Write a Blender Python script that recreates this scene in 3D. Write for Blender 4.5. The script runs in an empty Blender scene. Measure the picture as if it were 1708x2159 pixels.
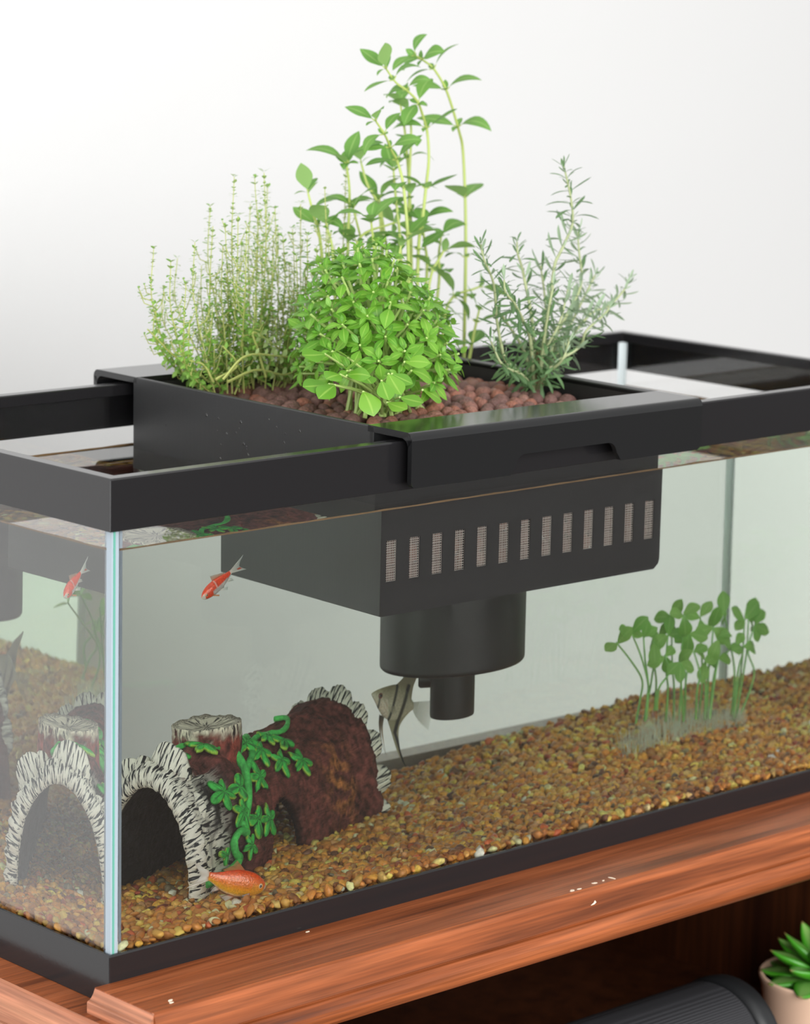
import bpy, bmesh, math, random
import numpy as np
from mathutils import Vector, Matrix, noise

D = bpy.data
SC = bpy.context.scene
COL = SC.collection
R = math.radians
rng = random.Random(7)

# ------------------------------------------------------------------ camera, light, exposure
cam_d = D.cameras.new('camera')
cam = D.objects.new('camera', cam_d)
COL.objects.link(cam)
CAM = (-1.00712, -1.32882, 0.62148)
cam.matrix_world = (Matrix.Translation(CAM) @ Matrix.Rotation(-0.750684, 4, 'Z')
                    @ Matrix.Rotation(1.382025, 4, 'X') @ Matrix.Rotation(0.022193, 4, 'Z'))
cam_d.sensor_fit = 'VERTICAL'
cam_d.sensor_height = 36.0
cam_d.lens = 102.83
cam_d.clip_start = 0.05
cam_d.dof.use_dof = True
cam_d.dof.focus_distance = 1.84
cam_d.dof.aperture_fstop = 10.0
SC.camera = cam

world = D.worlds.new('room_light')
SC.world = world
world.use_nodes = True
bg = world.node_tree.nodes['Background']
bg.inputs[0].default_value = (1.0, 0.995, 0.985, 1)
bg.inputs[1].default_value = 0.60


def area(name, loc, target, size, energy, color=(1, 1, 1)):
    l = D.lights.new(name, 'AREA')
    l.shape = 'RECTANGLE'
    l.size, l.size_y = size
    l.energy = energy
    l.color = color
    o = D.objects.new(name, l)
    COL.objects.link(o)
    o.location = loc
    o.rotation_euler = (Vector(target) - Vector(loc)).to_track_quat('-Z', 'Y').to_euler()
    return o


area('window_light', (-1.9, 0.30, 0.55), (0.1, 0.45, 0.05), (1.3, 1.5), 30, (0.99, 0.995, 1.0))
area('front_fill_light', (-0.6, -3.8, 1.15), (0.3, 0.15, 0.2), (5.2, 2.4), 285, (1.0, 0.997, 0.99))  # unseen frontal source, added to brighten the tank and its contents
area('overhead_fill_light', (0.5, -0.5, 2.3), (0.4, 0.15, 0.2), (2.4, 2.4), 12, (1.0, 0.985, 0.96))  # unseen overhead source, added to raise the light in the water

SC.view_settings.view_transform = 'Standard'
SC.view_settings.look = 'None'
SC.view_settings.gamma = 1.0
SC.view_settings.use_curve_mapping = False
SC.view_settings.exposure = 0.12
cy = SC.cycles
cy.max_bounces = 32
cy.transmission_bounces = 28
cy.transparent_max_bounces = 12
cy.diffuse_bounces = 5
cy.glossy_bounces = 5
cy.caustics_refractive = True
cy.caustics_reflective = False
cy.use_denoising = True
cy.sample_clamp_indirect = 40.0
cy.use_adaptive_sampling = True
cy.adaptive_threshold = 0.02


# ------------------------------------------------------------------ helpers
def lin(h):
    h = h.lstrip('#')
    v = [int(h[i:i + 2], 16) / 255 for i in (0, 2, 4)]
    return tuple(((c + .055) / 1.055) ** 2.4 if c > .04045 else c / 12.92 for c in v) + (1,)


def new_mat(name):
    m = D.materials.new(name)
    m.use_nodes = True
    nt = m.node_tree
    return m, nt, nt.nodes['Principled BSDF']


def setp(b, **k):
    for a, v in k.items():
        b.inputs[a.replace('_', ' ')].default_value = v


def node(nt, typ, **k):
    n = nt.nodes.new(typ)
    for a, v in k.items():
        setattr(n, a, v)
    return n


def simple(name, col, rough=.5, spec=.5, **k):
    m, nt, b = new_mat(name)
    setp(b, Base_Color=col if len(col) == 4 else tuple(col) + (1,), Roughness=rough)
    b.inputs['Specular IOR Level'].default_value = spec
    for a, v in k.items():
        b.inputs[a.replace('_', ' ')].default_value = v
    return m


def noise_bump(m, scale, strength, dist=.001, stretch=(1, 1, 1), detail=4):
    nt = m.node_tree
    b = nt.nodes['Principled BSDF']
    tc = node(nt, 'ShaderNodeTexCoord')
    mp = node(nt, 'ShaderNodeMapping')
    mp.inputs['Scale'].default_value = stretch
    n = node(nt, 'ShaderNodeTexNoise')
    n.inputs['Scale'].default_value = scale
    n.inputs['Detail'].default_value = detail
    bp = node(nt, 'ShaderNodeBump')
    bp.inputs['Strength'].default_value = strength
    bp.inputs['Distance'].default_value = dist
    nt.links.new(tc.outputs['Object'], mp.inputs['Vector'])
    nt.links.new(mp.outputs['Vector'], n.inputs['Vector'])
    nt.links.new(n.outputs['Fac'], bp.inputs['Height'])
    nt.links.new(bp.outputs['Normal'], b.inputs['Normal'])
    return n


def empty(name, label, cat, loc, group=None):
    o = D.objects.new(name, None)
    COL.objects.link(o)
    o.location = loc
    o.empty_display_size = .01
    o['label'] = label
    o['category'] = cat
    if group:
        o['group'] = group
    return o


def tag(o, label=None, cat=None, group=None, kind=None):
    for k, v in (('label', label), ('category', cat), ('group', group), ('kind', kind)):
        if v:
            o[k] = v
    return o


def wloc(o):
    v = Vector((0, 0, 0))
    while o is not None:
        v = v + o.location
        o = o.parent
    return v


class MB:
    """collects polygons in world space"""

    def __init__(s):
        s.v, s.f, s.sm = [], [], []

    def add(s, vs, fs, smooth=False):
        n = len(s.v)
        s.v += [tuple(p) for p in vs]
        s.f += [tuple(i + n for i in f) for f in fs]
        s.sm += [smooth] * len(fs)
        return s

    def box(s, x0, x1, y0, y1, z0, z1, M=None):
        vs = [Vector((x, y, z)) for z in (z0, z1) for y in (y0, y1) for x in (x0, x1)]
        if M:
            vs = [M @ p for p in vs]
        return s.add(vs, [(0, 2, 3, 1), (4, 5, 7, 6), (0, 1, 5, 4), (2, 6, 7, 3), (0, 4, 6, 2), (1, 3, 7, 5)])

    def tube(s, pts, rad, n=6, cap=True):
        pts = [Vector(p) for p in pts]
        k = len(pts)
        rad = rad if isinstance(rad, (list, tuple)) else [rad] * k
        vs, fs = [], []
        up = None
        for i, p in enumerate(pts):
            t = (pts[min(i + 1, k - 1)] - pts[max(i - 1, 0)])
            t = t.normalized() if t.length > 1e-9 else Vector((0, 0, 1))
            if up is None:
                up = Vector((0, 0, 1)) if abs(t.z) < .9 else Vector((1, 0, 0))
            x = (up - t * up.dot(t)).normalized()
            y = t.cross(x)
            up = x
            for j in range(n):
                a = 2 * math.pi * j / n
                vs.append(p + (x * math.cos(a) + y * math.sin(a)) * rad[i])
        for i in range(k - 1):
            for j in range(n):
                fs.append((i * n + j, i * n + (j + 1) % n, (i + 1) * n + (j + 1) % n, (i + 1) * n + j))
        if cap:
            fs.append(tuple(range(n))[::-1])
            fs.append(tuple((k - 1) * n + j for j in range(n)))
        return s.add(vs, fs, True)

    def lathe(s, prof, c, n=40, cap0=True, cap1=True):
        vs, fs = [], []
        for r, z in prof:
            for j in range(n):
                a = 2 * math.pi * j / n
                vs.append(Vector((c[0] + r * math.cos(a), c[1] + r * math.sin(a), c[2] + z)))
        k = len(prof)
        for i in range(k - 1):
            for j in range(n):
                fs.append((i * n + j, i * n + (j + 1) % n, (i + 1) * n + (j + 1) % n, (i + 1) * n + j))
        if cap0:
            fs.append(tuple(range(n))[::-1])
        if cap1:
            fs.append(tuple((k - 1) * n + j for j in range(n)))
        return s.add(vs, fs, True)

    def extrude(s, poly, vec, smooth=False):
        """poly: closed list of points, extruded along vec"""
        n = len(poly)
        a = [Vector(p) for p in poly]
        b = [p + Vector(vec) for p in a]
        s.add(a + b, [(i, (i + 1) % n, n + (i + 1) % n, n + i) for i in range(n)], smooth)
        s.add(a, [tuple(range(n))[::-1]])
        s.add(b, [tuple(range(n))])
        return s

    def build(s, name, m, parent=None, bevel=0, seg=2, angle=None, top=False):
        me = D.meshes.new(name)
        off = wloc(parent) if parent else Vector((0, 0, 0))
        me.from_pydata([(p[0] - off.x, p[1] - off.y, p[2] - off.z) for p in s.v], [], s.f)
        me.polygons.foreach_set('use_smooth', s.sm)
        o = D.objects.new(name, me)
        if m:
            me.materials.append(m)
        if bevel:
            # weld coincident corners so the bevel has clean edges
            bm = bmesh.new()
            bm.from_mesh(me)
            bmesh.ops.remove_doubles(bm, verts=bm.verts, dist=1e-6)
            bmesh.ops.recalc_face_normals(bm, faces=bm.faces)
            bm.to_mesh(me)
            bm.free()
            b = o.modifiers.new('bevel', 'BEVEL')
            b.width = bevel
            b.segments = seg
            b.limit_method = 'ANGLE'
            b.angle_limit = R(40)
            b.harden_normals = False
        else:
            bm = bmesh.new()
            bm.from_mesh(me)
            bmesh.ops.recalc_face_normals(bm, faces=bm.faces)
            bm.to_mesh(me)
            bm.free()
        if any(s.sm):
            me.set_sharp_from_angle(angle=R(38))
        COL.objects.link(o)
        if parent:
            o.parent = parent
        return o


def put(name, me, parent, M):
    """an object of shared mesh data under its parent; M is a world matrix (parents are unrotated)"""
    o = D.objects.new(name, me)
    COL.objects.link(o)
    if parent:
        o.parent = parent
        o.matrix_local = Matrix.Translation(-wloc(parent)) @ M
    else:
        o.matrix_world = M
    return o


def frame(pos, d, n, s=1.0):
    x = Vector(d).normalized()
    z = Vector(n) - x * Vector(n).dot(x)
    if z.length < 1e-5:
        z = Vector((0, 0, 1)) - x * x.z if abs(x.z) < .95 else Vector((0, 1, 0)) - x * x.y
    z.normalize()
    y = z.cross(x)
    sx, sy, sz = (s, s, s) if not isinstance(s, (tuple, list)) else s
    M = Matrix(((x.x * sx, y.x * sy, z.x * sz, pos[0]), (x.y * sx, y.y * sy, z.y * sz, pos[1]),
                (x.z * sx, y.z * sy, z.z * sz, pos[2]), (0, 0, 0, 1)))
    return M


def leaf_mesh(name, width, m, fold=.25, curl=.35, peak=.45, nx=6, tip=1.0, vein=True, ny=2):
    """unit-length leaf along +X, upper side +Z; width relative to length"""
    me = D.meshes.new(name)
    vs, fs = [], []
    for i in range(nx + 1):
        t = i / nx
        w = (t / peak) ** .75 if t < peak else max(0, 1 - ((t - peak) / (1 - peak)) ** (1.6 * tip))
        w = max(w, .02) * width * .5
        # bend the midrib downwards along an arc
        a = curl * t
        x = t if abs(curl) < 1e-3 else math.sin(a) / curl
        z = 0 if abs(curl) < 1e-3 else -(1 - math.cos(a)) / curl
        for j in range(-ny, ny + 1):
            f = j / ny
            vs.append((x, f * w, z + fold * w * abs(f) - (0.12 * w * f * f)))
    k = 2 * ny + 1
    for i in range(nx):
        for j in range(k - 1):
            fs.append((i * k + j, (i + 1) * k + j, (i + 1) * k + j + 1, i * k + j + 1))
    me.from_pydata(vs, [], fs)
    me.polygons.foreach_set('use_smooth', [True] * len(fs))
    me.materials.append(m)
    # a coordinate for the midrib and side veins
    at = me.attributes.new('leafuv', 'FLOAT_VECTOR', 'POINT')
    buf = []
    for i in range(nx + 1):
        for j in range(-ny, ny + 1):
            buf += [i / nx, j / ny, 0]
    at.data.foreach_set('vector', buf)
    return me


def leaf_mat(name, c0, c1, cvein, rough=.45, trans=.3, backc=None, sat=None):
    m, nt, b = new_mat(name)
    L = nt.links.new
    oi = node(nt, 'ShaderNodeObjectInfo')
    ramp = node(nt, 'ShaderNodeMix', data_type='RGBA')
    ramp.inputs['A'].default_value = c0
    ramp.inputs['B'].default_value = c1
    tc = node(nt, 'ShaderNodeTexCoord')
    nz = node(nt, 'ShaderNodeTexNoise')
    nz.inputs['Scale'].default_value = 60
    geo = node(nt, 'ShaderNodeNewGeometry')
    add = node(nt, 'ShaderNodeMath', operation='MULTIPLY_ADD')
    L(geo.outputs['Random Per Island'], add.inputs[0])
    add.inputs[1].default_value = .5
    half = node(nt, 'ShaderNodeMath', operation='MULTIPLY')
    L(oi.outputs['Random'], half.inputs[0])
    half.inputs[1].default_value = .5
    L(half.outputs[0], add.inputs[2])
    L(add.outputs[0], ramp.inputs['Factor'])
    at = node(nt, 'ShaderNodeAttribute', attribute_name='leafuv')
    sep = node(nt, 'ShaderNodeSeparateXYZ')
    L(at.outputs['Vector'], sep.inputs[0])
    ab = node(nt, 'ShaderNodeMath', operation='ABSOLUTE')
    L(sep.outputs['Y'], ab.inputs[0])
    rib = node(nt, 'ShaderNodeMapRange')
    rib.inputs['From Min'].default_value = 0.02
    rib.inputs['From Max'].default_value = .16
    rib.inputs['To Min'].default_value = 1
    rib.inputs['To Max'].default_value = 0
    L(ab.outputs[0], rib.inputs['Value'])
    mix = node(nt, 'ShaderNodeMix', data_type='RGBA')
    fac = node(nt, 'ShaderNodeMath', operation='MULTIPLY')
    fac.inputs[1].default_value = .55
    L(rib.outputs[0], fac.inputs[0])
    L(fac.outputs[0], mix.inputs['Factor'])
    L(ramp.outputs['Result'], mix.inputs['A'])
    mix.inputs['B'].default_value = cvein
    out_c = mix.outputs['Result']
    if backc:
        bk = node(nt, 'ShaderNodeMix', data_type='RGBA')
        L(geo.outputs['Backfacing'], bk.inputs['Factor'])
        L(out_c, bk.inputs['A'])
        bk.inputs['B'].default_value = backc
        out_c = bk.outputs['Result']
    L(out_c, b.inputs['Base Color'])
    b.inputs['Roughness'].default_value = rough
    b.inputs['Specular IOR Level'].default_value = .4
    tr = node(nt, 'ShaderNodeBsdfTranslucent')
    hs = node(nt, 'ShaderNodeHueSaturation')
    hs.inputs['Value'].default_value = 1.15
    hs.inputs['Saturation'].default_value = 1.1
    L(out_c, hs.inputs['Color'])
    L(hs.outputs[0], tr.inputs['Color'])
    mx = node(nt, 'ShaderNodeMixShader')
    mx.inputs[0].default_value = trans
    L(b.outputs[0], mx.inputs[1])
    L(tr.outputs[0], mx.inputs[2])
    L(mx.outputs[0], nt.nodes['Material Output'].inputs['Surface'])
    return m


def stuff_leaves(name, items, parent, m):
    """items: (mesh, matrix) joined into one part"""
    vs, fs, uv, n = [], [], [], 0
    cache = {}
    for me, M in items:
        if me.name not in cache:
            co = np.empty(len(me.vertices) * 3)
            me.vertices.foreach_get('co', co)
            u = np.empty(len(me.vertices) * 3)
            me.attributes['leafuv'].data.foreach_get('vector', u)
            cache[me.name] = (co.reshape(-1, 3), [tuple(p.vertices) for p in me.polygons], u)
        co, pf, u = cache[me.name]
        A = np.array(M)
        vs.append(co @ A[:3, :3].T + A[:3, 3])
        fs += [tuple(i + n for i in f) for f in pf]
        uv.append(u)
        n += len(co)
    if not vs:
        return None
    v = np.concatenate(vs) - np.array(wloc(parent))
    me = D.meshes.new(name)
    me.from_pydata(v.tolist(), [], fs)
    me.polygons.foreach_set('use_smooth', [True] * len(fs))
    me.materials.append(m)
    at = me.attributes.new('leafuv', 'FLOAT_VECTOR', 'POINT')
    at.data.foreach_set('vector', np.concatenate(uv))
    o = D.objects.new(name, me)
    COL.objects.link(o)
    o.parent = parent
    o['kind'] = 'stuff'
    return o


# photograph geometry: where a ray of the camera meets the plane y = Y
CM = np.array(cam.matrix_world)
FPX = 102.83 / 36 * 2159


def at(px, py, Y):
    d = CM[:3, :3] @ np.array([(px - 854) / FPX, -(py - 1079.5) / FPX, -1.0])
    t = (Y - CM[1, 3]) / d[1]
    return Vector(CM[:3, 3] + t * d)


def refr(d, n, eta):
    c = -d @ n
    return eta * d + (eta * c - math.sqrt(1 - eta * eta * (1 - c * c))) * n


def under(px, py, Y):
    """the same for things in the water, seen through the front pane"""
    d = CM[:3, :3] @ np.array([(px - 854) / FPX, -(py - 1079.5) / FPX, -1.0])
    d /= np.linalg.norm(d)
    n = np.array([0, -1.0, 0])
    p = CM[:3, 3] + (.003 - CM[1, 3]) / d[1] * d
    g = refr(d, n, 1 / 1.5)
    p = p + .005 / g[1] * g
    w = refr(g, n, 1.5 / 1.333)
    return Vector(p + (Y - p[1]) / w[1] * w)


def smooth_path(pts, k=4):
    """Catmull-Rom through the points"""
    P = [Vector(p) for p in pts]
    if len(P) < 3:
        return [P[0].lerp(P[-1], i / k) for i in range(k + 1)]
    P = [P[0] * 2 - P[1]] + P + [P[-1] * 2 - P[-2]]
    out = []
    for i in range(1, len(P) - 2):
        for j in range(k):
            t = j / k
            a, b, c, d = P[i - 1], P[i], P[i + 1], P[i + 2]
            out.append(.5 * ((2 * b) + (c - a) * t + (2 * a - 5 * b + 4 * c - d) * t * t + (3 * b - a - 3 * c + d) * t ** 3))
    out.append(P[-2])
    return out


# ------------------------------------------------------------------ sizes
L_, W_, H_ = .758, .305, .32          # tank
ZR, ZB = .2885, .0314                 # lower edge of the top rim, upper edge of the bottom rim
GO, GI = .003, .008                   # outer and inner face of the panes
ZW = .2757                            # water level

# ------------------------------------------------------------------ materials
M_wall, nt, b = new_mat('white_wall_paint')
setp(b, Base_Color=(.655, .657, .657, 1), Roughness=.8)
b.inputs['Specular IOR Level'].default_value = .2
noise_bump(M_wall, 9, .12, .004, detail=6)

M_floor = simple('brown_floor', (.075, .058, .045), .5)
M_black = simple('black_plastic', (.012, .0115, .0125), .17, .5)
noise_bump(M_black, 350, .06, .0006)
M_tray = simple('black_printed_plastic', (.018, .0184, .019), .42, .5)
noise_bump(M_tray, 500, .12, .0005, (1, 1, .05))
M_rimt = simple('black_smooth_plastic', (.0105, .0108, .0114), .15, .5)
noise_bump(M_rimt, 400, .03, .0004, (.05, 1, 1))


def wood(name, c0, c1, c2, axis=0, rough=.42):
    m, nt, b = new_mat(name)
    L = nt.links.new
    tc = node(nt, 'ShaderNodeTexCoord')
    mp = node(nt, 'ShaderNodeMapping')
    sc = [60, 60, 60]
    sc[axis] = 3.2
    mp.inputs['Scale'].default_value = sc
    L(tc.outputs['Object'], mp.inputs['Vector'])
    n1 = node(nt, 'ShaderNodeTexNoise')
    n1.inputs['Scale'].default_value = 1.0
    n1.inputs['Detail'].default_value = 5
    n1.inputs['Distortion'].default_value = .6
    L(mp.outputs[0], n1.inputs['Vector'])
    mp2 = node(nt, 'ShaderNodeMapping')
    sc2 = [420, 420, 420]
    sc2[axis] = 12
    mp2.inputs['Scale'].default_value = sc2
    L(tc.outputs['Object'], mp2.inputs['Vector'])
    n2 = node(nt, 'ShaderNodeTexNoise')
    n2.inputs['Scale'].default_value = 1.0
    n2.inputs['Detail'].default_value = 3
    L(mp2.outputs[0], n2.inputs['Vector'])
    r = node(nt, 'ShaderNodeValToRGB')
    e = r.color_ramp.elements
    e[0].position, e[0].color = .27, c0
    e[1].position, e[1].color = .68, c2
    k = e.new(.45)
    k.color = c1
    L(n1.outputs['Fac'], r.inputs[0])
    r2 = node(nt, 'ShaderNodeMapRange')
    r2.inputs['From Min'].default_value = .3
    r2.inputs['From Max'].default_value = .7
    r2.inputs['To Min'].default_value = .55
    r2.inputs['To Max'].default_value = 1.12
    L(n2.outputs['Fac'], r2.inputs['Value'])
    mu = node(nt, 'ShaderNodeMix', data_type='RGBA', blend_type='MULTIPLY')
    mu.inputs['Factor'].default_value = 1
    L(r.outputs[0], mu.inputs['A'])
    L(r2.outputs[0], mu.inputs['B'])
    L(mu.outputs['Result'], b.inputs['Base Color'])
    b.inputs['Roughness'].default_value = rough
    b.inputs['Specular IOR Level'].default_value = .35
    bp = node(nt, 'ShaderNodeBump')
    bp.inputs['Strength'].default_value = .1
    bp.inputs['Distance'].default_value = .0005
    L(n2.outputs['Fac'], bp.inputs['Height'])
    L(bp.outputs[0], b.inputs['Normal'])
    return m


M_wood = wood('cherry_wood_lengthwise', lin('#52260f'), lin('#8a4824'), lin('#a85e36'), 0)
M_wood_lit = wood('lit_cherry_crosswise', lin('#86503a'), lin('#a86a4e'), lin('#bf8463'), 1)  # light from the left put into a paler tone of the same wood
M_wood_shade = wood('shaded_cherry_inside', lin('#2c140b'), lin('#40200f'), lin('#4d2814'), 2)  # shade of the recess put into a darker tone of the same wood
M_strip = simple('grey_back_strip', (.3, .27, .25), .5)  # plain grey for the strip along the rear of the cabinet top
M_chip = simple('bare_chipboard', lin('#e6d6c0'), .8, .2)


def clear(name, ior, absorb, dens, rough=0.0):
    m = D.materials.new(name)
    m.use_nodes = True
    nt = m.node_tree
    nt.nodes.clear()
    g = node(nt, 'ShaderNodeBsdfGlass')
    g.inputs['IOR'].default_value = ior
    g.inputs['Roughness'].default_value = rough
    o = node(nt, 'ShaderNodeOutputMaterial')
    nt.links.new(g.outputs[0], o.inputs['Surface'])
    if dens:
        if name == 'tank_water':
            sc_v = node(nt, 'ShaderNodeVolumeScatter')
            sc_v.inputs['Color'].default_value = (.95, 1, .93, 1)
            sc_v.inputs['Density'].default_value = .16
            sc_v.inputs['Anisotropy'].default_value = .3
        v = node(nt, 'ShaderNodeVolumeAbsorption')
        v.inputs['Color'].default_value = absorb
        v.inputs['Density'].default_value = dens
        if name == 'tank_water':
            av = node(nt, 'ShaderNodeAddShader')
            nt.links.new(v.outputs[0], av.inputs[0])
            nt.links.new(sc_v.outputs[0], av.inputs[1])
            v = av
        nt.links.new(v.outputs[0], o.inputs['Volume'])
    return m


M_glass = clear('greenish_glass', 1.5, (.5, .9, .8, 1), 2.0)
M_water = clear('tank_water', 1.333, (.50, .92, .46, 1), .70)
M_droplet = clear('water_droplet', 1.333, (1, 1, 1, 1), 0)

M_sil, nt, b = new_mat('milky_silicone')
setp(b, Base_Color=(.50, .57, .63, 1), Roughness=.3)
trn = node(nt, 'ShaderNodeBsdfTranslucent')
trn.inputs[0].default_value = (.80, .88, .94, 1)
mx = node(nt, 'ShaderNodeMixShader')
mx.inputs[0].default_value = .5
nt.links.new(b.outputs[0], mx.inputs[1])
nt.links.new(trn.outputs[0], mx.inputs[2])
nt.links.new(mx.outputs[0], nt.nodes['Material Output'].inputs['Surface'])
M_edge = simple('green_glass_edge', lin('#5f9f8e'), .25)
M_silb = D.materials.new('clear_silicone')
M_silb.use_nodes = True
_n = M_silb.node_tree
_n.nodes.clear()
_t = node(_n, 'ShaderNodeMixShader')
_t.inputs[0].default_value = .85
_g = node(_n, 'ShaderNodeBsdfGlass')
_g.inputs['IOR'].default_value = 1.4
_g.inputs['Roughness'].default_value = .3
_d = node(_n, 'ShaderNodeBsdfDiffuse')
_d.inputs[0].default_value = (.82, .90, .93, 1)
_n.links.new(_g.outputs[0], _t.inputs[1])
_n.links.new(_d.outputs[0], _t.inputs[2])
_n.links.new(_t.outputs[0], node(_n, 'ShaderNodeOutputMaterial').inputs['Surface'])
M_scum = simple('waterline_film', lin('#6b5334'), .6)


def vcol_mat(name, rough=.5, spec=.4, bump=0, bscale=300, mult=None):
    m, nt, b = new_mat(name)
    a = node(nt, 'ShaderNodeAttribute', attribute_name='Col')
    nz = node(nt, 'ShaderNodeTexNoise')
    tc = node(nt, 'ShaderNodeTexCoord')
    nz.inputs['Scale'].default_value = bscale
    nz.inputs['Detail'].default_value = 4
    nt.links.new(tc.outputs['Object'], nz.inputs['Vector'])
    mr = node(nt, 'ShaderNodeMapRange')
    mr.inputs['From Min'].default_value = .25
    mr.inputs['From Max'].default_value = .75
    mr.inputs['To Min'].default_value = .72
    mr.inputs['To Max'].default_value = 1.2
    nt.links.new(nz.outputs['Fac'], mr.inputs['Value'])
    mu = node(nt, 'ShaderNodeMix', data_type='RGBA', blend_type='MULTIPLY')
    mu.inputs['Factor'].default_value = 1
    nt.links.new(a.outputs['Color'], mu.inputs['A'])
    nt.links.new(mr.outputs[0], mu.inputs['B'])
    nt.links.new(mu.outputs['Result'], b.inputs['Base Color'])
    b.inputs['Roughness'].default_value = rough
    b.inputs['Specular IOR Level'].default_value = spec
    if bump:
        bp = node(nt, 'ShaderNodeBump')
        bp.inputs['Strength'].default_value = bump
        bp.inputs['Distance'].default_value = .0008
        nt.links.new(nz.outputs['Fac'], bp.inputs['Height'])
        nt.links.new(bp.outputs[0], b.inputs['Normal'])
    return m


M_pebble = vcol_mat('river_pebble', .38, .4, .1, 500)

# ------------------------------------------------------------------ the setting
m = MB().box(-5, 6, 1.0, 1.08, -.9, 2.6)
tag(m.build('wall_back', M_wall), kind='structure')
m = MB().box(-9, 10, -11, 1.0, -.95, -.9)
tag(m.build('floor', M_floor), kind='structure')

# ------------------------------------------------------------------ cabinet
cab = empty('cabinet', 'reddish cherry wood cabinet carrying the fish tank, open shelf below its moulded front edge', 'cabinet', (.5, .2, -.9))
MB().box(-.021, .81, -.03, .332, -.026, 0).build('top_panel', M_wood, cab)
# raised front board with a stepped nose and a half-round bead beneath
prof = [(.0002, .0145), (-.054, .0145), (-.0565, .0135), (-.058, .011), (-.0605, -.0015), (-.0612, -.0045), (-.0602, -.0052),
        (-.0602, -.0062)]
bead = [(-.0602 - .0065 * math.sin(a), -.0148 + .0088 * math.cos(a)) for a in [math.pi * i / 10 for i in range(11)]]
prof = prof + bead + [(-.05, -.0252), (.0002, -.012)]
m = MB()
n = len(prof)
# the left end is moulded: a cove and a step in x
endx = lambda z: -.0095 if z > .0135 else (-.0135 if z > .006 else -.0165)
sec = [(0, 0)]
m.extrude([(-.0105, y, z) for y, z in prof], (.80, 0, 0))
m.build('front_moulding', M_wood, cab, bevel=0)
cove = [(-.0102, .0145), (-.0108, .0132), (-.0116, .0112), (-.0128, .0092), (-.0142, .0078), (-.0158, .0072), (-.0163, .0064), (-.0163, -.0245),
        (-.0102, -.0245)]
MB().extrude([(x, -.0565, z) for x, z in cove], (0, .0567, 0)).build('moulding_end', M_wood_lit, cab)
# rounded edge strip along the left side
es = [(-.0212 - .007 * math.sin(a), -.014 + .014 * math.cos(a)) for a in [math.pi * i / 8 for i in range(9)]]
MB().extrude([(x, -.02, z) for x, z in es] , (0, .352, 0)).build('side_moulding', M_wood_lit, cab)
MB().box(-.018, 0.0, -.02, .332, -.9, -.0275).build('side_panel', M_wood_lit, cab)
MB().box(.782, .80, -.03, .332, -.9, -.0275).build('side_panel', M_wood_shade, cab)
MB().box(.0, .782, .32, .332, -.9, -.0275).build('back_panel', M_wood_shade, cab)
MB().box(-.021, .76, .316, .332, 0, .036).build('back_strip', M_strip, cab)
MB().box(0.0, .782, -.05, .32, -.2285, -.2105).build('shelf', M_wood_shade, cab)


def scrap(x, y, w, h, a, z=.0145):
    m = MB()
    pts = []
    k = 9
    for i in range(k):
        t = 2 * math.pi * i / k
        r = .6 + .4 * rng.random()
        p = Vector((.75 * w * math.cos(t) * r, h * math.sin(t) * r))
        pts.append((x + p.x * math.cos(a) - p.y * math.sin(a), y + p.x * math.sin(a) + p.y * math.cos(a), z + .0001))
    m.extrude(pts, (0, 0, .0003))
    m.build('paint_chip', M_chip, cab)


for x, y, w, h, a in [(.343, -.052, .004, .0018, .3), (.349, -.0525, .003, .0012, .1), (.366, -.0505, .0035, .0013, -.3), (.3745, -.0505, .002, .001, .4),
                      (.383, -.050, .0016, .0035, .2), (.010, -.046, .0035, .0013, .5), (.0085, -.049, .0025, .001, .1), (.153, -.004, .0025, .0008, .1)]:
    scrap(x, y, w, h, a)
# a chip on the upright face of the nose
MB().extrude([(.353, -.0597, .0044), (.356, -.0597, .0046), (.358, -.0595, .0056), (.3572, -.0592, .0068), (.3560, -.0595, .0057)],
             (0, -.0006, 0)).build('paint_chip', M_chip, cab)

# ------------------------------------------------------------------ tank
tank = empty('aquarium', 'long glass fish tank with black plastic rims standing on the cherry cabinet', 'aquarium', (L_ / 2, W_ / 2, 0))


def ring(prof, x0, x1, y0, y1):
    """sweeps a closed (inset, z) profile round a rectangle with mitred corners"""
    m = MB()
    n = len(prof)
    vs = []
    for cx, cy_, sx, sy in ((x0, y0, 1, 1), (x1, y0, -1, 1), (x1, y1, -1, -1), (x0, y1, 1, -1)):
        vs += [(cx + sx * i, cy_ + sy * i, z) for i, z in prof]
    fs = []
    for c in range(4):
        for k in range(n):
            fs.append((c * n + k, c * n + (k + 1) % n, ((c + 1) % 4) * n + (k + 1) % n, ((c + 1) % 4) * n + k))
    m.add(vs, fs)
    return m


ring([(0, ZR), (.0028, ZR), (.0028, .3162), (.0079, .3162), (.0079, .3118), (.0097, .3118), (.0097, H_ - .0006), (.0091, H_), (.0008, H_), (0, H_ - .001)],
     0, L_, 0, W_).build('top_rim', M_black, tank, bevel=.0004, seg=2)
ring([(0, 0), (.0155, 0), (.0155, .0015), (.0028, .0035), (.0028, ZB), (.0008, ZB), (0, ZB - .001)], 0, L_, 0, W_).build('bottom_rim', M_black, tank, bevel=.0004, seg=2)
zt0, zt1 = .004, .316
MB().box(GI + .0008, L_ - GI - .0008, GO, GI, zt0, zt1).build('front_pane', M_glass, tank)
MB().box(GO + .0008, L_ - GO - .0008, W_ - GI, W_ - GO, zt0, zt1).build('back_pane', M_glass, tank)
MB().box(GO + .0008, GI, GI + .0008, W_ - GI - .0001, zt0, zt1).build('side_pane', M_glass, tank)
MB().box(L_ - GI, L_ - GO - .0008, GI + .0008, W_ - GI - .0001, zt0, zt1).build('side_pane', M_glass, tank)
MB().box(GI, L_ - GI, GI, W_ - GI, .004, .0065).build('bottom_pane', M_black, tank)
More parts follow.
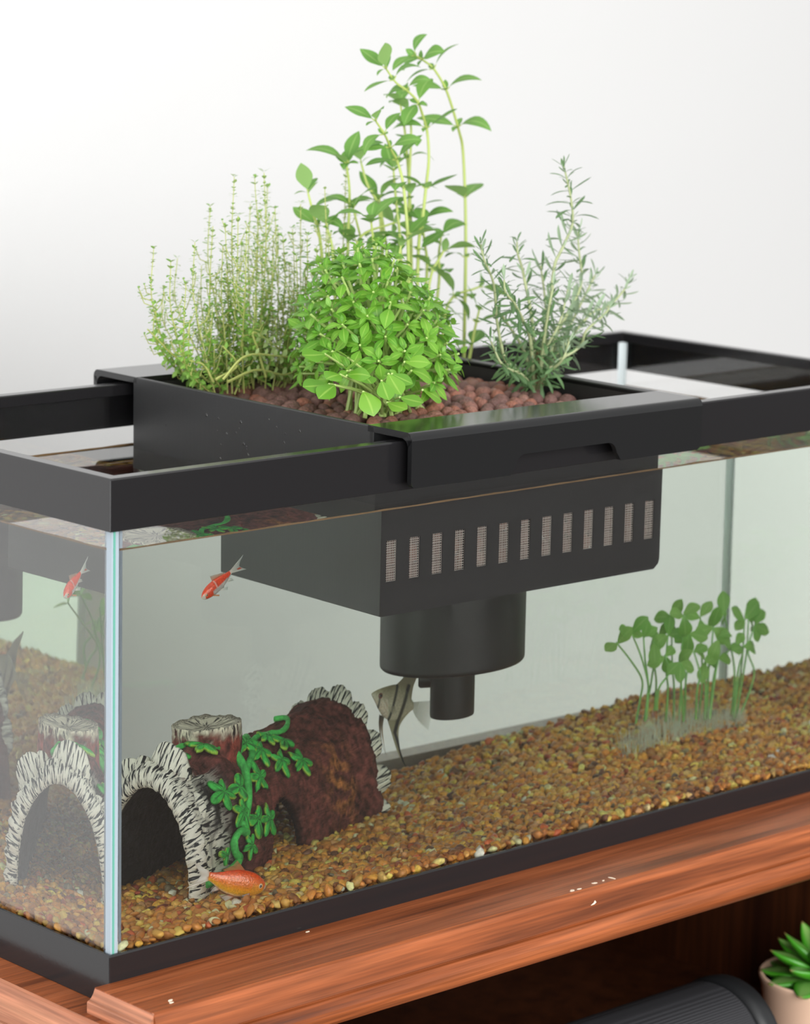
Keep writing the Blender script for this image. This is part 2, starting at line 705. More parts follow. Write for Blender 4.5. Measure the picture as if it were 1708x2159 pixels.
for cx, sx in ((GI, 1), (L_ - GI, -1)):
    for cy_, sy in ((GI, 1), (W_ - GI, -1)):
        q = [(cx, cy_)] + [(cx + sx * .0052 * (1 - math.sin(a) * .96), cy_ + sy * .0052 * (1 - math.cos(a) * .96)) for a in [math.pi / 2 * i / 8 for i in range(9)]]
        if sx * sy < 0:
            q = q[::-1]
        MB().extrude([(x + sx * .0002, y + sy * .0002, .007) for x, y in q], (0, 0, .305), True).build('silicone_seam', M_sil if sy > 0 and sx > 0 else M_silb, tank)
        if sy < 0:
            continue
        xs, ys = sorted((cx + sx * .0006, cx - sx * .0044)), sorted((cy_ - sy * .0048, cy_ + sy * .0006))
        MB().box(xs[0], xs[1], ys[0], ys[1], .007, .315).build('silicone_seam', M_sil if sy > 0 and sx > 0 else M_silb, tank)
        xs, ys = sorted((cx - sx * .0036, cx - sx * .0021)), sorted((cy_ - sy * .0048, cy_ - sy * .0051))
        MB().box(xs[0], xs[1], ys[0], ys[1], .007, .315).build('glass_edge', M_edge if sy > 0 and sx > 0 else M_silb, tank)
# brown line the water has left on the glass
for seg in range(1):
    m = MB()
    pts = []
    for side in range(4):
        nseg = 60
        for i in range(nseg):
            t = i / nseg
            x0, x1, y0, y1 = GI + .0001, L_ - GI - .0001, GI + .0001, W_ - GI - .0001
            p = [(x0 + (x1 - x0) * t, y0), (x1, y0 + (y1 - y0) * t), (x1 - (x1 - x0) * t, y1), (x0, y1 - (y1 - y0) * t)][side]
            pts.append(p)
    n = len(pts)
    vs = []
    cx, cy_ = L_ / 2, W_ / 2
    for p in pts:
        h = .0007 + .0011 * max(0, noise.noise(Vector((p[0] * 40, p[1] * 40, 3)))) 
        q = (p[0] + (.0004 if p[0] < cx else -.0004), p[1] + (.0004 if p[1] < cy_ else -.0004))
        vs += [(p[0], p[1], ZW - .0002), (p[0], p[1], ZW + h), (q[0], q[1], ZW + h), (q[0], q[1], ZW - .0002)]
    fs = []
    for i in range(n):
        j = (i + 1) % n
        for k in range(4):
            fs.append((i * 4 + k, i * 4 + (k + 1) % 4, j * 4 + (k + 1) % 4, j * 4 + k))
    m.add(vs, fs, True).build('waterline_mark', M_scum, tank)

# droplets under the rim on the left pane and beads on the planter side
water = MB().box(GI + .0002, L_ - GI - .0002, GI + .0002, W_ - GI - .0002, .0072, ZW).build('water', M_water)
water.name = 'water'
tag(water, 'clear pale green water filling the fish tank to just under its rim', 'water')

# ------------------------------------------------------------------ gravel
BX = [0, .2, .386, .43, .48, .54, .6, .64, .76]
BZ = [.0255, .027, .033, .037, .0405, .045, .048, .053, .051]


def gz(x, y):
    b_ = np.interp(x, BX, BZ)
    t = np.clip((np.asarray(y) - .01) / .285, 0, 1)
    return .0345 + (b_ - .0345) * t + .005 * np.exp(-((x - .60) / .07) ** 2 - ((np.asarray(y) - .165) / .05) ** 2)


def ico(sub):
    bm = bmesh.new()
    bmesh.ops.create_icosphere(bm, subdivisions=sub, radius=1)
    v = np.array([p.co for p in bm.verts])
    f = np.array([[q.index for q in p.verts] for p in bm.faces])
    bm.free()
    return v, f


IV2, IF2 = ico(2)
IV1, IF1 = ico(1)
nr = np.random.default_rng(5)
PAL = np.array([lin(c)[:3] for c in ['#c08a35', '#b67a2a', '#a8702c', '#c99a48', '#9c6428', '#8a5a28', '#b0843f', '#caa35c', '#a5532a', '#d9c08c', '#7a4a26', '#8a3b24', '#e6d3a8', '#6e6248', '#5a3a24', '#b98a58']])
PW = np.array([14, 14, 12, 11, 10, 8, 10, 6, 3.0, 2.5, 4, 1.5, 1.0, 2, 2, 6])
PW = PW / PW.sum()


def variants(base, k, amp):
    out = []
    for i in range(k):
        o = nr.uniform(0, 50, 3)
        d = np.array([1 + amp * noise.noise(Vector(p * 1.1 + o)) + amp * .5 * noise.noise(Vector(p * 2.3 + o)) for p in base])
        v = base * d[:, None]
        # knock off a flat or two
        for _ in range(3):
            n_ = nr.normal(size=3)
            n_ /= np.linalg.norm(n_)
            h = v @ n_
            lim = nr.uniform(.55, .85)
            v = v - np.maximum(h - lim, 0)[:, None] * n_ * .9
        out.append(v)
    return out


VAR2, VAR1 = variants(IV2, 24, .5), variants(IV1, 12, .4)


def rand_rot(n):
    q = nr.normal(size=(n, 4))
    q /= np.linalg.norm(q, axis=1)[:, None]
    w, x, y, z = q.T
    return np.stack([1 - 2 * (y * y + z * z), 2 * (x * y - z * w), 2 * (x * z + y * w), 2 * (x * y + z * w), 1 - 2 * (x * x + z * z), 2 * (y * z - x * w),
                     2 * (x * z - y * w), 2 * (y * z + x * w), 1 - 2 * (x * x + y * y)], -1).reshape(n, 3, 3)


def bulk_mesh(name, pos, siz, rot, colr, var, faces, m):
    n = len(pos)
    k = len(var[0])
    V = np.stack(var)[nr.integers(0, len(var), n)]
    V = V * siz[:, None, :]
    V = np.einsum('nij,nkj->nki', rot, V) + pos[:, None, :]
    F = (faces[None] + (np.arange(n) * k)[:, None, None]).reshape(-1, 3)
    C = np.repeat(np.concatenate([colr, np.ones((n, 1))], 1), k, 0)
    return arr_mesh(name, V.reshape(-1, 3), F, C, m)


def arr_mesh(name, V, F, C, m):
    me = D.meshes.new(name)
    me.vertices.add(len(V))
    me.vertices.foreach_set('co', V.astype(np.float32).ravel())
    me.loops.add(F.size)
    me.loops.foreach_set('vertex_index', F.astype(np.int32).ravel())
    me.polygons.add(len(F))
    k = F.shape[1]
    me.polygons.foreach_set('loop_start', np.arange(0, F.size, k, dtype=np.int32))
    me.polygons.foreach_set('use_smooth', np.ones(len(F), dtype=bool))
    me.update(calc_edges=True)
    if C is not None:
        a = me.color_attributes.new('Col', 'FLOAT_COLOR', 'POINT')
        a.data.foreach_set('color', C.astype(np.float32).ravel())
    me.materials.append(m)
    return me


def pebble_sizes(n, s):
    base = s * nr.uniform(.72, 1.3, n)
    return np.stack([base * nr.uniform(.95, 1.45, n), base * nr.uniform(.8, 1.1, n), base * nr.uniform(.5, .85, n)], 1) * .5


def pebble_cols(n):
    c = PAL[nr.choice(len(PAL), n, p=PW)]
    return np.clip(c * nr.uniform(.62, 1.3, (n, 1)) * nr.uniform(.94, 1.06, (n, 3)) * np.array([1.04, 1.0, .92]), 0, 1)


def tilt_rot(n):
    """mostly lying flat"""
    out = []
    for i in range(n):
        a = nr.uniform(0, 6.283)
        t, u = nr.normal(0, .4), nr.normal(0, .4)
        M = Matrix.Rotation(a, 3, 'Z') @ Matrix.Rotation(t, 3, 'X') @ Matrix.Rotation(u, 3, 'Y')
        out.append(np.array(M))
    return np.array(out)


pos = []
st = .0055
for i, x in enumerate(np.arange(GI + .003, L_ - GI - .002, st)):
    for j, y in enumerate(np.arange(GI + .003, W_ - GI - .002, st * .9)):
        xx = x + nr.uniform(-.4, .4) * st + (st / 2 if j % 2 else 0)
        yy = y + nr.uniform(-.4, .4) * st
        xx = min(max(xx, GI + .0008), L_ - GI - .0026)
        yy = min(max(yy, GI + .0008), W_ - GI - .0026)
        pos.append((xx, yy, float(gz(xx, yy)) - .0018 + nr.uniform(-.0012, .0012)))
top = np.array(pos)
siz = pebble_sizes(len(top), .0068)
rot = tilt_rot(len(top))
colr = np.clip(pebble_cols(len(top)) * 1.78 + .02, 0, .9)
# the three hundred that show largest: nearest the front left corner
dist = np.linalg.norm(top - np.array(CAM), axis=1)
order = np.argsort(dist)
vis = [i for i in order if not (top[i, 0] < .035 and top[i, 1] < .02)]
near = np.array(vis[:300])
mask = np.ones(len(top), bool)
mask[near] = False
protos = []
pcol_i = []
PNAME = ['amber', 'amber', 'brown', 'yellow', 'brown', 'dark brown', 'tan', 'tan', 'rust red', 'cream', 'dark brown', 'dark red', 'white', 'grey', 'dark brown', 'tan']
for k in range(24):
    V = VAR2[k]
    pi_ = int(nr.choice(len(PAL), p=PW))
    pcol_i.append(pi_)
    c = np.clip(PAL[pi_] * 1.78 * nr.uniform(.85, 1.15) * np.array([1.04, 1.0, .92]) + .02, 0, .9)
    protos.append(arr_mesh('pebble', V, IF2, np.tile(np.append(c, 1), (len(V), 1)), M_pebble))
for q, i in enumerate(near):
    o = D.objects.new('pebble', protos[q % 24])
    COL.objects.link(o)
    M = Matrix(rot[i].tolist()).to_4x4() @ Matrix.Diagonal((siz[i, 0], siz[i, 1], siz[i, 2], 1))
    o.matrix_world = Matrix.Translation(top[i]) @ M
    cname = PNAME[pcol_i[q % 24]]
    where = 'against the front glass' if top[i, 1] < .03 else ('against the left glass' if top[i, 0] < .03 else 'a little behind the front glass')
    size = 'large' if siz[i, 0] > .0044 else ('medium' if siz[i, 0] > .0036 else 'small')
    tag(o, f'{size} {cname} pebble {where} near the front left corner', 'pebble', 'loose pebbles in the front left corner')
pts2 = []
for x in np.arange(GI + .003, L_ - GI - .002, .006):
    for y in np.arange(GI + .003, W_ - GI - .002, .006):
        xx, yy = x + nr.uniform(-.002, .002), y + nr.uniform(-.002, .002)
        xx = min(max(xx, GI + .003), L_ - GI - .003)
        yy = min(max(yy, GI + .003), W_ - GI - .003)
        pts2.append((xx, yy, float(gz(xx, yy)) - .0058 + nr.uniform(-.001, .001)))
pts2 = np.array(pts2)
a = bulk_mesh('gravel_a', top[mask], siz[mask], rot[mask], colr[mask], VAR2, IF2, M_pebble)
b_ = bulk_mesh('gravel_b', pts2, pebble_sizes(len(pts2), .0066), tilt_rot(len(pts2)), pebble_cols(len(pts2)), VAR1, IF1, M_pebble)
bm = bmesh.new()
bm.from_mesh(a)
bm.from_mesh(b_)
# added dark underlay sheet beneath, so no light shows through
gx, gy = 60, 24
lay = bm.verts.layers.float_color['Col']
g0 = []
for i in range(gx + 1):
    for j in range(gy + 1):
        x = GI + .0006 + (L_ - 2 * GI - .0012) * i / gx
        y = GI + .0006 + (W_ - 2 * GI - .0012) * j / gy
        v = bm.verts.new((x, y, float(gz(x, y)) - .0075))
        v[lay] = (.09, .05, .02, 1)
        g0.append(v)
for i in range(gx):
    for j in range(gy):
        bm.faces.new((g0[i * (gy + 1) + j], g0[(i + 1) * (gy + 1) + j], g0[(i + 1) * (gy + 1) + j + 1], g0[i * (gy + 1) + j + 1]))
me = D.meshes.new('gravel')
bm.to_mesh(me)
bm.free()
me.materials.append(M_pebble)
D.meshes.remove(a)
D.meshes.remove(b_)
gravel = D.objects.new('gravel', me)
COL.objects.link(gravel)
tag(gravel, 'bed of amber and brown aquarium gravel covering the bottom of the tank', 'gravel', kind='stuff')

# ------------------------------------------------------------------ planter over the tank
ANG = R(-1.41)
PO = Vector((.227, -.0109, 0))
PM = Matrix.Translation(PO) @ Matrix.Rotation(ANG, 4, 'Z')


def uvz(u, v, z):
    return PM @ Vector((u, v, z))


pl = empty('planter', 'black slotted grow bed set across the middle of the tank, filled with clay balls', 'planter', uvz(.133, .17, .203))
PW_, PD_, ZT = .2658, .342, .3265


def rbox(name, u0, u1, v0, v1, z0, z1, m=M_tray, parent=None, bevel=.0008, seg=2):
    return MB().box(u0, u1, v0, v1, z0, z1, PM).build(name, m, parent or pl, bevel=bevel, seg=seg)


def flange(v0, v1, lip_front):
    """top plate with rounded outer edge and hanging lip; cross-section in (v, z)"""
    t, lip = .0042, .0038
    if lip_front:
        outer = [(v1, ZT), (v0 + .0054, ZT)] + [(v0 + .005 - .005 * math.sin(a), ZT - .005 + .005 * math.cos(a)) for a in [math.pi / 2 * i / 6 for i in range(7)]]
        inner = [(v0 + lip + .006 - .006 * math.sin(a), ZT - t - .006 + .006 * math.cos(a)) for a in [math.pi / 2 * i / 6 for i in range(7)]][::-1]
        return outer, inner + [(v1, ZT - t)]
    outer = [(v0, ZT), (v1 - .0054, ZT)] + [(v1 - .005 + .005 * math.sin(a), ZT - .005 + .005 * math.cos(a)) for a in [math.pi / 2 * i / 6 for i in range(7)]]
    inner = [(v1 - lip - .006 + .006 * math.sin(a), ZT - t - .006 + .006 * math.cos(a)) for a in [math.pi / 2 * i / 6 for i in range(7)]][::-1]
    return outer, inner + [(v0, ZT - t)]


def rounded_front(us, prof_lo, v0, v1, name):
    """lip: outline in (u, z) extruded through its thickness"""
    pts = [uvz(u, v0, z) for u, z in prof_lo]
    d = uvz(0, v1, 0) - uvz(0, v0, 0)
    return MB().extrude(pts, d).build(name, M_rimt, pl)


# front and back flange plates
for vf, (v0, v1) in ((True, (0, .0425)), (False, (.2905, PD_))):
    o_, i_ = flange(v0, v1, vf)
    poly = o_ + i_
    MB().extrude([uvz(0, v, z) for v, z in poly], uvz(PW_, 0, 0) - uvz(0, 0, 0), True).build('flange', M_rimt, pl)
# lips with rounded lower corners; the front one has a hand cut-out
zl, zu = .2912, ZT - .0050
arc = lambda cu, cz, r, a0, a1, n=8: [(cu + r * math.cos(R(a0 + (a1 - a0) * i / n)), cz + r * math.sin(R(a0 + (a1 - a0) * i / n))) for i in range(n + 1)]
front = [(0, zu)] + arc(.004, zl + .004, .004, 180, 270, 4) + [(.0850, zl)] + arc(.0850, zl + .002, .002, 270, 340, 4) + \
        arc(.0990, zl + .0045, .0085, 170, 90, 6) + arc(.1750, zl + .0045, .0085, 90, 10, 6) + arc(.1886, zl + .002, .002, 200, 270, 4) + \
        arc(PW_ - .005, zl + .005, .005, 270, 360, 5) + [(PW_, zu)]
rounded_front(None, front, 0, .0038, 'front_lip')
back = [(0, zu)] + arc(.004, zl + .004, .004, 180, 270, 4) + arc(PW_ - .004, zl + .004, .004, 270, 360, 4) + [(PW_, zu)]
rounded_front(None, back, PD_ - .0038, PD_, 'back_lip')
# basket walls
ZBK = .2035
VF0, VF1, VB0, VB1 = .0365, .0405, .2905, .2945
rbox('side_wall', 0, .0035, VF0, VB1, ZBK, ZT - .0002)
rbox('side_wall', PW_ - .0095, PW_ - .006, VF1, VB1, ZBK + .0066, ZT - .0002)
rbox('back_wall', .0035, PW_ - .0095, VB0, VB1, ZBK, ZT - .0045)
# right flange strip between basket wall and outer edge
rbox('right_ledge', PW_ - .0095, PW_, VF1, VB0, ZT - .0042, ZT - .0001)
# front wall with 13 slots
fw = MB()
u0s, pitch, sw = .0047, .0199, .0088
zs0, zs1 = .2258, .2528
E_ = PW_ - .006
fw.box(0, E_, VF0, VF1, zs1, ZT - .003, PM)
fw.extrude([uvz(u, VF0, z) for u, z in ((0, zs0), (0, ZBK + .0015), (.0015, ZBK), (E_ - .0055, ZBK), (E_ - .001, ZBK + .0035), (E_, ZBK + .0065), (E_, zs0))], uvz(0, VF1, 0) - uvz(0, VF0, 0))
edges = [0] + sum([[u0s + pitch * k, u0s + pitch * k + sw] for k in range(13)], []) + [E_]
for k in range(0, len(edges), 2):
    fw.box(edges[k], edges[k + 1], VF0, VF1, zs0, zs1, PM)
fw.build('slotted_wall', M_tray, pl)
bp_ = [uvz(u, v, ZBK) for u, v in ((.002, VF0 + .002), (E_ - .006, VF0 + .002), (E_ - .006, VB1 - .002), (.002, VB1 - .002))]
MB().extrude(bp_, (0, 0, .004)).build('basket_floor', M_tray, pl)
# steel mesh behind every slot
M_mesh = simple('steel_mesh', lin('#d9cdc2'), .5)
for k in range(13):
    mm = MB()
    ua = u0s + pitch * k
    n_u, n_z = 6, 17
    for i in range(n_u + 1):
        u = ua + sw * i / n_u + .0002 * rng.uniform(-1, 1)
        mm.box(u - .0002, u + .0002, VF0 + .0011, VF0 + .0014, zs0, zs1, PM)
    for j in range(n_z + 1):
        z = zs0 + (zs1 - zs0) * j / n_z + .0002 * rng.uniform(-1, 1)
        mm.box(ua, ua + sw, VF0 + .0014, VF0 + .0017, z - .0002, z + .0002, PM)
    mm.build('mesh_screen', M_mesh, pl)
CC = Vector((.369, .150, 0))
MB().lathe([(.055, .137), (.0575, .1375), (.0588, .139), (.059, .141), (.059, ZBK)], CC, 64).build('drain_cup', M_tray, pl)
pipe = MB().lathe([(.0165, .0995), (.0178, .1000), (.0182, .1015), (.0182, .138)], CC, 40).build('drain_pipe', M_tray, pl)
nb = MB()
nb.tube([CC + Vector((-.012, .010, .1265)), CC + Vector((-.0205, .016, .1265)), CC + Vector((-.022, .017, .1265))], [.0062, .0062, .005], 16)
nb.build('outlet_knob', M_tray, pl)
# water beads on the basket side
M_bead = simple('wet_bead', (.02, .02, .02), .05, .8)
dr = MB()
for _ in range(26):
    x, y = rng.gauss(.165, .035), rng.uniform(.272, .318)
    r = rng.uniform(.0004, .0012)
    c = uvz(0, x, y)
    v = [c + Vector((p[0] * r * .5, p[1] * r, p[2] * r * 1.2)) for p in IV1]
    dr.add(v, [tuple(f) for f in IF1], True)
dr.build('water_bead', M_bead, pl)['kind'] = 'stuff'

# ------------------------------------------------------------------ clay balls
M_clay, nt, b = new_mat('fired_clay')
oi = node(nt, 'ShaderNodeObjectInfo')
geo = node(nt, 'ShaderNodeNewGeometry')
rm = node(nt, 'ShaderNodeValToRGB')
rm.color_ramp.elements[0].color = lin('#6a4d47')
rm.color_ramp.elements[1].color = lin('#9a7a70')
k = rm.color_ramp.elements.new(.5)
k.color = lin('#82615a')
k = rm.color_ramp.elements.new(.86)
k.color = lin('#9c6654')
ad = node(nt, 'ShaderNodeMath', operation='ADD')
nt.links.new(oi.outputs['Random'], ad.inputs[0])
nt.links.new(geo.outputs['Random Per Island'], ad.inputs[1])
fr = node(nt, 'ShaderNodeMath', operation='FRACT')
nt.links.new(ad.outputs[0], fr.inputs[0])
nt.links.new(fr.outputs[0], rm.inputs[0])
tc = node(nt, 'ShaderNodeTexCoord')
vo = node(nt, 'ShaderNodeTexVoronoi')
vo.inputs['Scale'].default_value = 3.2
nt.links.new(tc.outputs['Object'], vo.inputs['Vector'])
spk = node(nt, 'ShaderNodeMapRange')
spk.inputs['From Min'].default_value = .10
spk.inputs['From Max'].default_value = .17
spk.inputs['To Min'].default_value = .12
spk.inputs['To Max'].default_value = 1
nt.links.new(vo.outputs['Distance'], spk.inputs['Value'])
nz = node(nt, 'ShaderNodeTexNoise')
nz.inputs['Scale'].default_value = 3
nz.inputs['Detail'].default_value = 8
nt.links.new(tc.outputs['Object'], nz.inputs['Vector'])
mr = node(nt, 'ShaderNodeMapRange')
mr.inputs['From Min'].default_value = .3
mr.inputs['From Max'].default_value = .7
mr.inputs['To Min'].default_value = .7
mr.inputs['To Max'].default_value = 1.25
nt.links.new(nz.outputs['Fac'], mr.inputs['Value'])
mu = node(nt, 'ShaderNodeMath', operation='MULTIPLY')
nt.links.new(spk.outputs[0], mu.inputs[0])
nt.links.new(mr.outputs[0], mu.inputs[1])
mc = node(nt, 'ShaderNodeMix', data_type='RGBA', blend_type='MULTIPLY')
mc.inputs['Factor'].default_value = 1
nt.links.new(rm.outputs[0], mc.inputs['A'])
nt.links.new(mu.outputs[0], mc.inputs['B'])
nt.links.new(mc.outputs['Result'], b.inputs['Base Color'])
b.inputs['Roughness'].default_value = .55
b.inputs['Specular IOR Level'].default_value = .35
bp = node(nt, 'ShaderNodeBump')
bp.inputs['Strength'].default_value = .25
bp.inputs['Distance'].default_value = .06
nt.links.new(mu.outputs[0], bp.inputs['Height'])
nt.links.new(bp.outputs[0], b.inputs['Normal'])

IV3, IF3 = ico(3)


def clay_var(k):
    out = []
    for i in range(k):
        o = nr.uniform(0, 40, 3)
        sx = np.array([nr.uniform(.95, 1.12), nr.uniform(.92, 1.05), nr.uniform(.85, .98)])
        d = np.array([1 + .09 * noise.noise(Vector(p * 1.0 + o)) + .02 * noise.noise(Vector(p * 3.5 + o)) for p in IV3])
        out.append(arr_mesh('clay_ball', IV3 * d[:, None] * sx, IF3, None, M_clay))
    return out


CV = clay_var(10)


def cz(u, v):
    return .3135 + .0055 * math.exp(-((u - .16) ** 2 + (v - .2) ** 2) / .006) + .002 * noise.noise(Vector((u * 30, v * 30, 1)))


balls = []
tries = 0
while tries < 9000:
    tries += 1
    r = nr.uniform(.0046, .0072)
    u, v = nr.uniform(.0037 + r, PW_ - .0097 - r), nr.uniform(VF1 + r, VB0 - r)
    z = cz(u, v) - r * .6 + nr.uniform(-.0012, .0012)
    p = uvz(u, v, z)
    if all((p - q).length > (r + s) * .90 for q, s in balls if abs(q.x - p.x) < .016):
        balls.append((p, r))
balls.sort(key=lambda t: (t[0] - Vector(CAM)).length)
for i, (p, r) in enumerate(balls[:300]):
    M = Matrix.Translation(p) @ Matrix(rand_rot(1)[0].tolist()).to_4x4() @ Matrix.Scale(r, 4)
    o = put('clay_ball', CV[i % 10], None, M)
    q = PM.inverted() @ p
    where = ('in the row along the front edge' if q.y < .062 else 'in front of the basil' if q.x < .14 and q.y < .10 else 'right of the basil stems' if q.x < .19 and q.y < .16 else
             'by the rosemary trunk' if q.x > .19 and q.y < .19 else 'under the thyme' if q.x < .13 and q.y > .19 else 'along the left wall' if q.x < .03 else 'between the herbs further back')
    tag(o, f"{'large' if r > .0062 else 'medium' if r > .0054 else 'small'} reddish brown clay ball {where} of the planter" if 'edge' in where or 'wall' in where else
        f"{'large' if r > .0062 else 'medium' if r > .0054 else 'small'} reddish brown clay ball {where} in the planter", 'clay ball', 'clay balls in the planter')
IVc, IFc = ico(2)
rest = [(p, r) for p, r in balls[300:]]
for u in np.arange(.011, .252, .0112):                    # deeper ones: beneath the top layer and behind the slots
    for v in np.arange(.052, .285, .0112):
        rest.append((uvz(u + nr.uniform(-.002, .002), v, cz(u, v) - .0125 + nr.uniform(-.002, .002)), .0066))
    for z in np.arange(.218, .264, .0112):
        rest.append((uvz(u + nr.uniform(-.002, .002), VF1 + .0075, z + nr.uniform(-.001, .001)), .0066))
P_ = np.array([p for p, r in rest])
S_ = np.array([[r, r, r] for p, r in rest])
me = bulk_mesh('clay_balls', P_, S_, rand_rot(len(rest)), np.zeros((len(rest), 3)), [IVc], IFc, M_clay)
o = D.objects.new('clay_balls', me)
COL.objects.link(o)
tag(o, 'deeper fill of brown clay balls in the planter, seen through its slots', 'clay balls', kind='stuff')
# ------------------------------------------------------------------ hollow log ornament
def obj_arr(name, V, F, C, m, parent, smooth=True):
    V = np.asarray(V, float)
    if parent:
        V = V - np.array(wloc(parent))
    me = D.meshes.new(name)
    me.from_pydata(V.tolist(), [], [tuple(int(i) for i in f) for f in F])
    me.polygons.foreach_set('use_smooth', [smooth] * len(F))
    if C is not None:
        C = np.asarray(C, float)
        if C.shape[1] == 3:
            C = np.concatenate([C, np.ones((len(C), 1))], 1)
        a = me.color_attributes.new('Col', 'FLOAT_COLOR', 'POINT')
        a.data.foreach_set('color', C.astype(np.float32).ravel())
    me.materials.append(m)
    bm = bmesh.new()
    bm.from_mesh(me)
    bmesh.ops.recalc_face_normals(bm, faces=bm.faces)
    bm.to_mesh(me)
    bm.free()
    o = D.objects.new(name, me)
    COL.objects.link(o)
    if parent:
        o.parent = parent
    return o


def fbm(p, o=4):
    return noise.fractal(Vector(p), 1.0, 2.0, o)


LC = np.array([.088, .117])
LA = np.array([.875, .485])
LA = LA / np.linalg.norm(LA)
LL = np.array([LA[1], -LA[0]])
S_END = .243


def log_wh(s):
    return (np.interp(s, [0, .04, .1, .16, .25], [.046, .044, .044, .048, .052]),
            np.interp(s, [0, .05, .09, .12, .18, .25], [.0815, .084, .080, .0755, .0755, .078]))


def log_pt(s, th, d=0.0):
    w, h = log_wh(s)
    q = (w - d) * math.cos(th)
    z = .03 + (h - d) * math.sin(th)
    return Vector((LC[0] + LA[0] * s + LL[0] * q, LC[1] + LA[1] * s + LL[1] * q, z))


def log_n(s, th):
    return (log_pt(s, th) - log_pt(s, th, .01)).normalized()


AX3 = Vector((LA[0], LA[1], 0))
log = empty('log_ornament', 'hollow painted log ornament with ivy, broken grey bark round its arched mouth', 'log ornament', (.16, .155, .03))

# bark: colour from the painted base plus fine strokes
M_bark = vcol_mat('painted_bark', .75, .2, .5, 420)


def stroke_mat(name, cw, cb, sx, sy, lo=.42, hi=.56):
    """white over charcoal brush strokes running along the second coordinate of 'st'"""
    m, nt, b = new_mat(name)
    a = node(nt, 'ShaderNodeAttribute', attribute_name='st')
    mp = node(nt, 'ShaderNodeMapping')
    mp.inputs['Scale'].default_value = (sx, sy, 1)
    nz = node(nt, 'ShaderNodeTexNoise')
    nz.inputs['Scale'].default_value = 1
    nz.inputs['Detail'].default_value = 3
    nz.inputs['Distortion'].default_value = .5
    nt.links.new(a.outputs['Vector'], mp.inputs[0])
    nt.links.new(mp.outputs[0], nz.inputs['Vector'])
    r = node(nt, 'ShaderNodeValToRGB')
    r.color_ramp.elements[0].position, r.color_ramp.elements[0].color = lo, cb
    r.color_ramp.elements[1].position, r.color_ramp.elements[1].color = hi, cw
    nt.links.new(nz.outputs['Fac'], r.inputs[0])
    mk = node(nt, 'ShaderNodeAttribute', attribute_name='Col')
    al = node(nt, 'ShaderNodeAttribute', attribute_name='white')
    # base colour where the mask is 0
    n3 = node(nt, 'ShaderNodeTexNoise')
    n3.inputs['Scale'].default_value = 190
    n3.inputs['Detail'].default_value = 5
    tc = node(nt, 'ShaderNodeTexCoord')
    nt.links.new(tc.outputs['Object'], n3.inputs['Vector'])
    mr = node(nt, 'ShaderNodeMapRange')
    mr.inputs['From Min'].default_value = .3
    mr.inputs['From Max'].default_value = .7
    mr.inputs['To Min'].default_value = .25
    mr.inputs['To Max'].default_value = 1.75
    nt.links.new(n3.outputs['Fac'], mr.inputs['Value'])
    mu = node(nt, 'ShaderNodeMix', data_type='RGBA', blend_type='MULTIPLY')
    mu.inputs['Factor'].default_value = 1
    nt.links.new(mk.outputs['Color'], mu.inputs['A'])
    nt.links.new(mr.outputs[0], mu.inputs['B'])
    mx = node(nt, 'ShaderNodeMix', data_type='RGBA')
    nt.links.new(al.outputs['Fac'], mx.inputs['Factor'])
    nt.links.new(mu.outputs['Result'], mx.inputs['A'])
    nt.links.new(r.outputs[0], mx.inputs['B'])
    nt.links.new(mx.outputs['Result'], b.inputs['Base Color'])
    b.inputs['Roughness'].default_value = .7
    b.inputs['Specular IOR Level'].default_value = .2
    sm = node(nt, 'ShaderNodeMath', operation='ADD')
    nt.links.new(nz.outputs['Fac'], sm.inputs[0])
    nt.links.new(n3.outputs['Fac'], sm.inputs[1])
    bp = node(nt, 'ShaderNodeBump')
    bp.inputs['Strength'].default_value = .8
    bp.inputs['Distance'].default_value = .0022
    nt.links.new(sm.outputs[0], bp.inputs['Height'])
    nt.links.new(bp.outputs[0], b.inputs['Normal'])
    return m


WHT, CHR = lin('#f3efe2'), lin('#33363a')
M_log = stroke_mat('painted_log', WHT, CHR, 620, 85, .43, .50)
M_flap = stroke_mat('painted_bark_flap', WHT, CHR, 600, 70, .43, .50)
M_stump = stroke_mat('painted_stump', lin('#efe6d2'), lin('#3a3233'), 420, 110, .38, .52)


def attr(o, st=None, white=None):
    me = o.data
    if st is not None:
        a = me.attributes.new('st', 'FLOAT_VECTOR', 'POINT')
        st = np.asarray(st, float)
        st = np.concatenate([st, np.zeros((len(st), 1))], 1)
        a.data.foreach_set('vector', st.astype(np.float32).ravel())
    if white is not None:
        a = me.attributes.new('white', 'FLOAT', 'POINT')
        a.data.foreach_set('value', np.asarray(white, np.float32))


MAROON, DARK, ORANGE = np.array(lin('#6b3a34')[:3]), np.array(lin('#2b2a2c')[:3]), np.array(lin('#b8763f')[:3])
ns, nth = 170, 130
TH0, TH1 = R(-14), R(194)
V, C, ST, WH = [], [], [], []


def in_window(s, th):
    d = math.degrees(th)
    if d > 90:
        return False
    c, hw = .121, .0235
    lim = 33 * (1 - min(1, abs(s - c) / hw) ** 2.4)
    return abs(s - c) < hw and d < lim


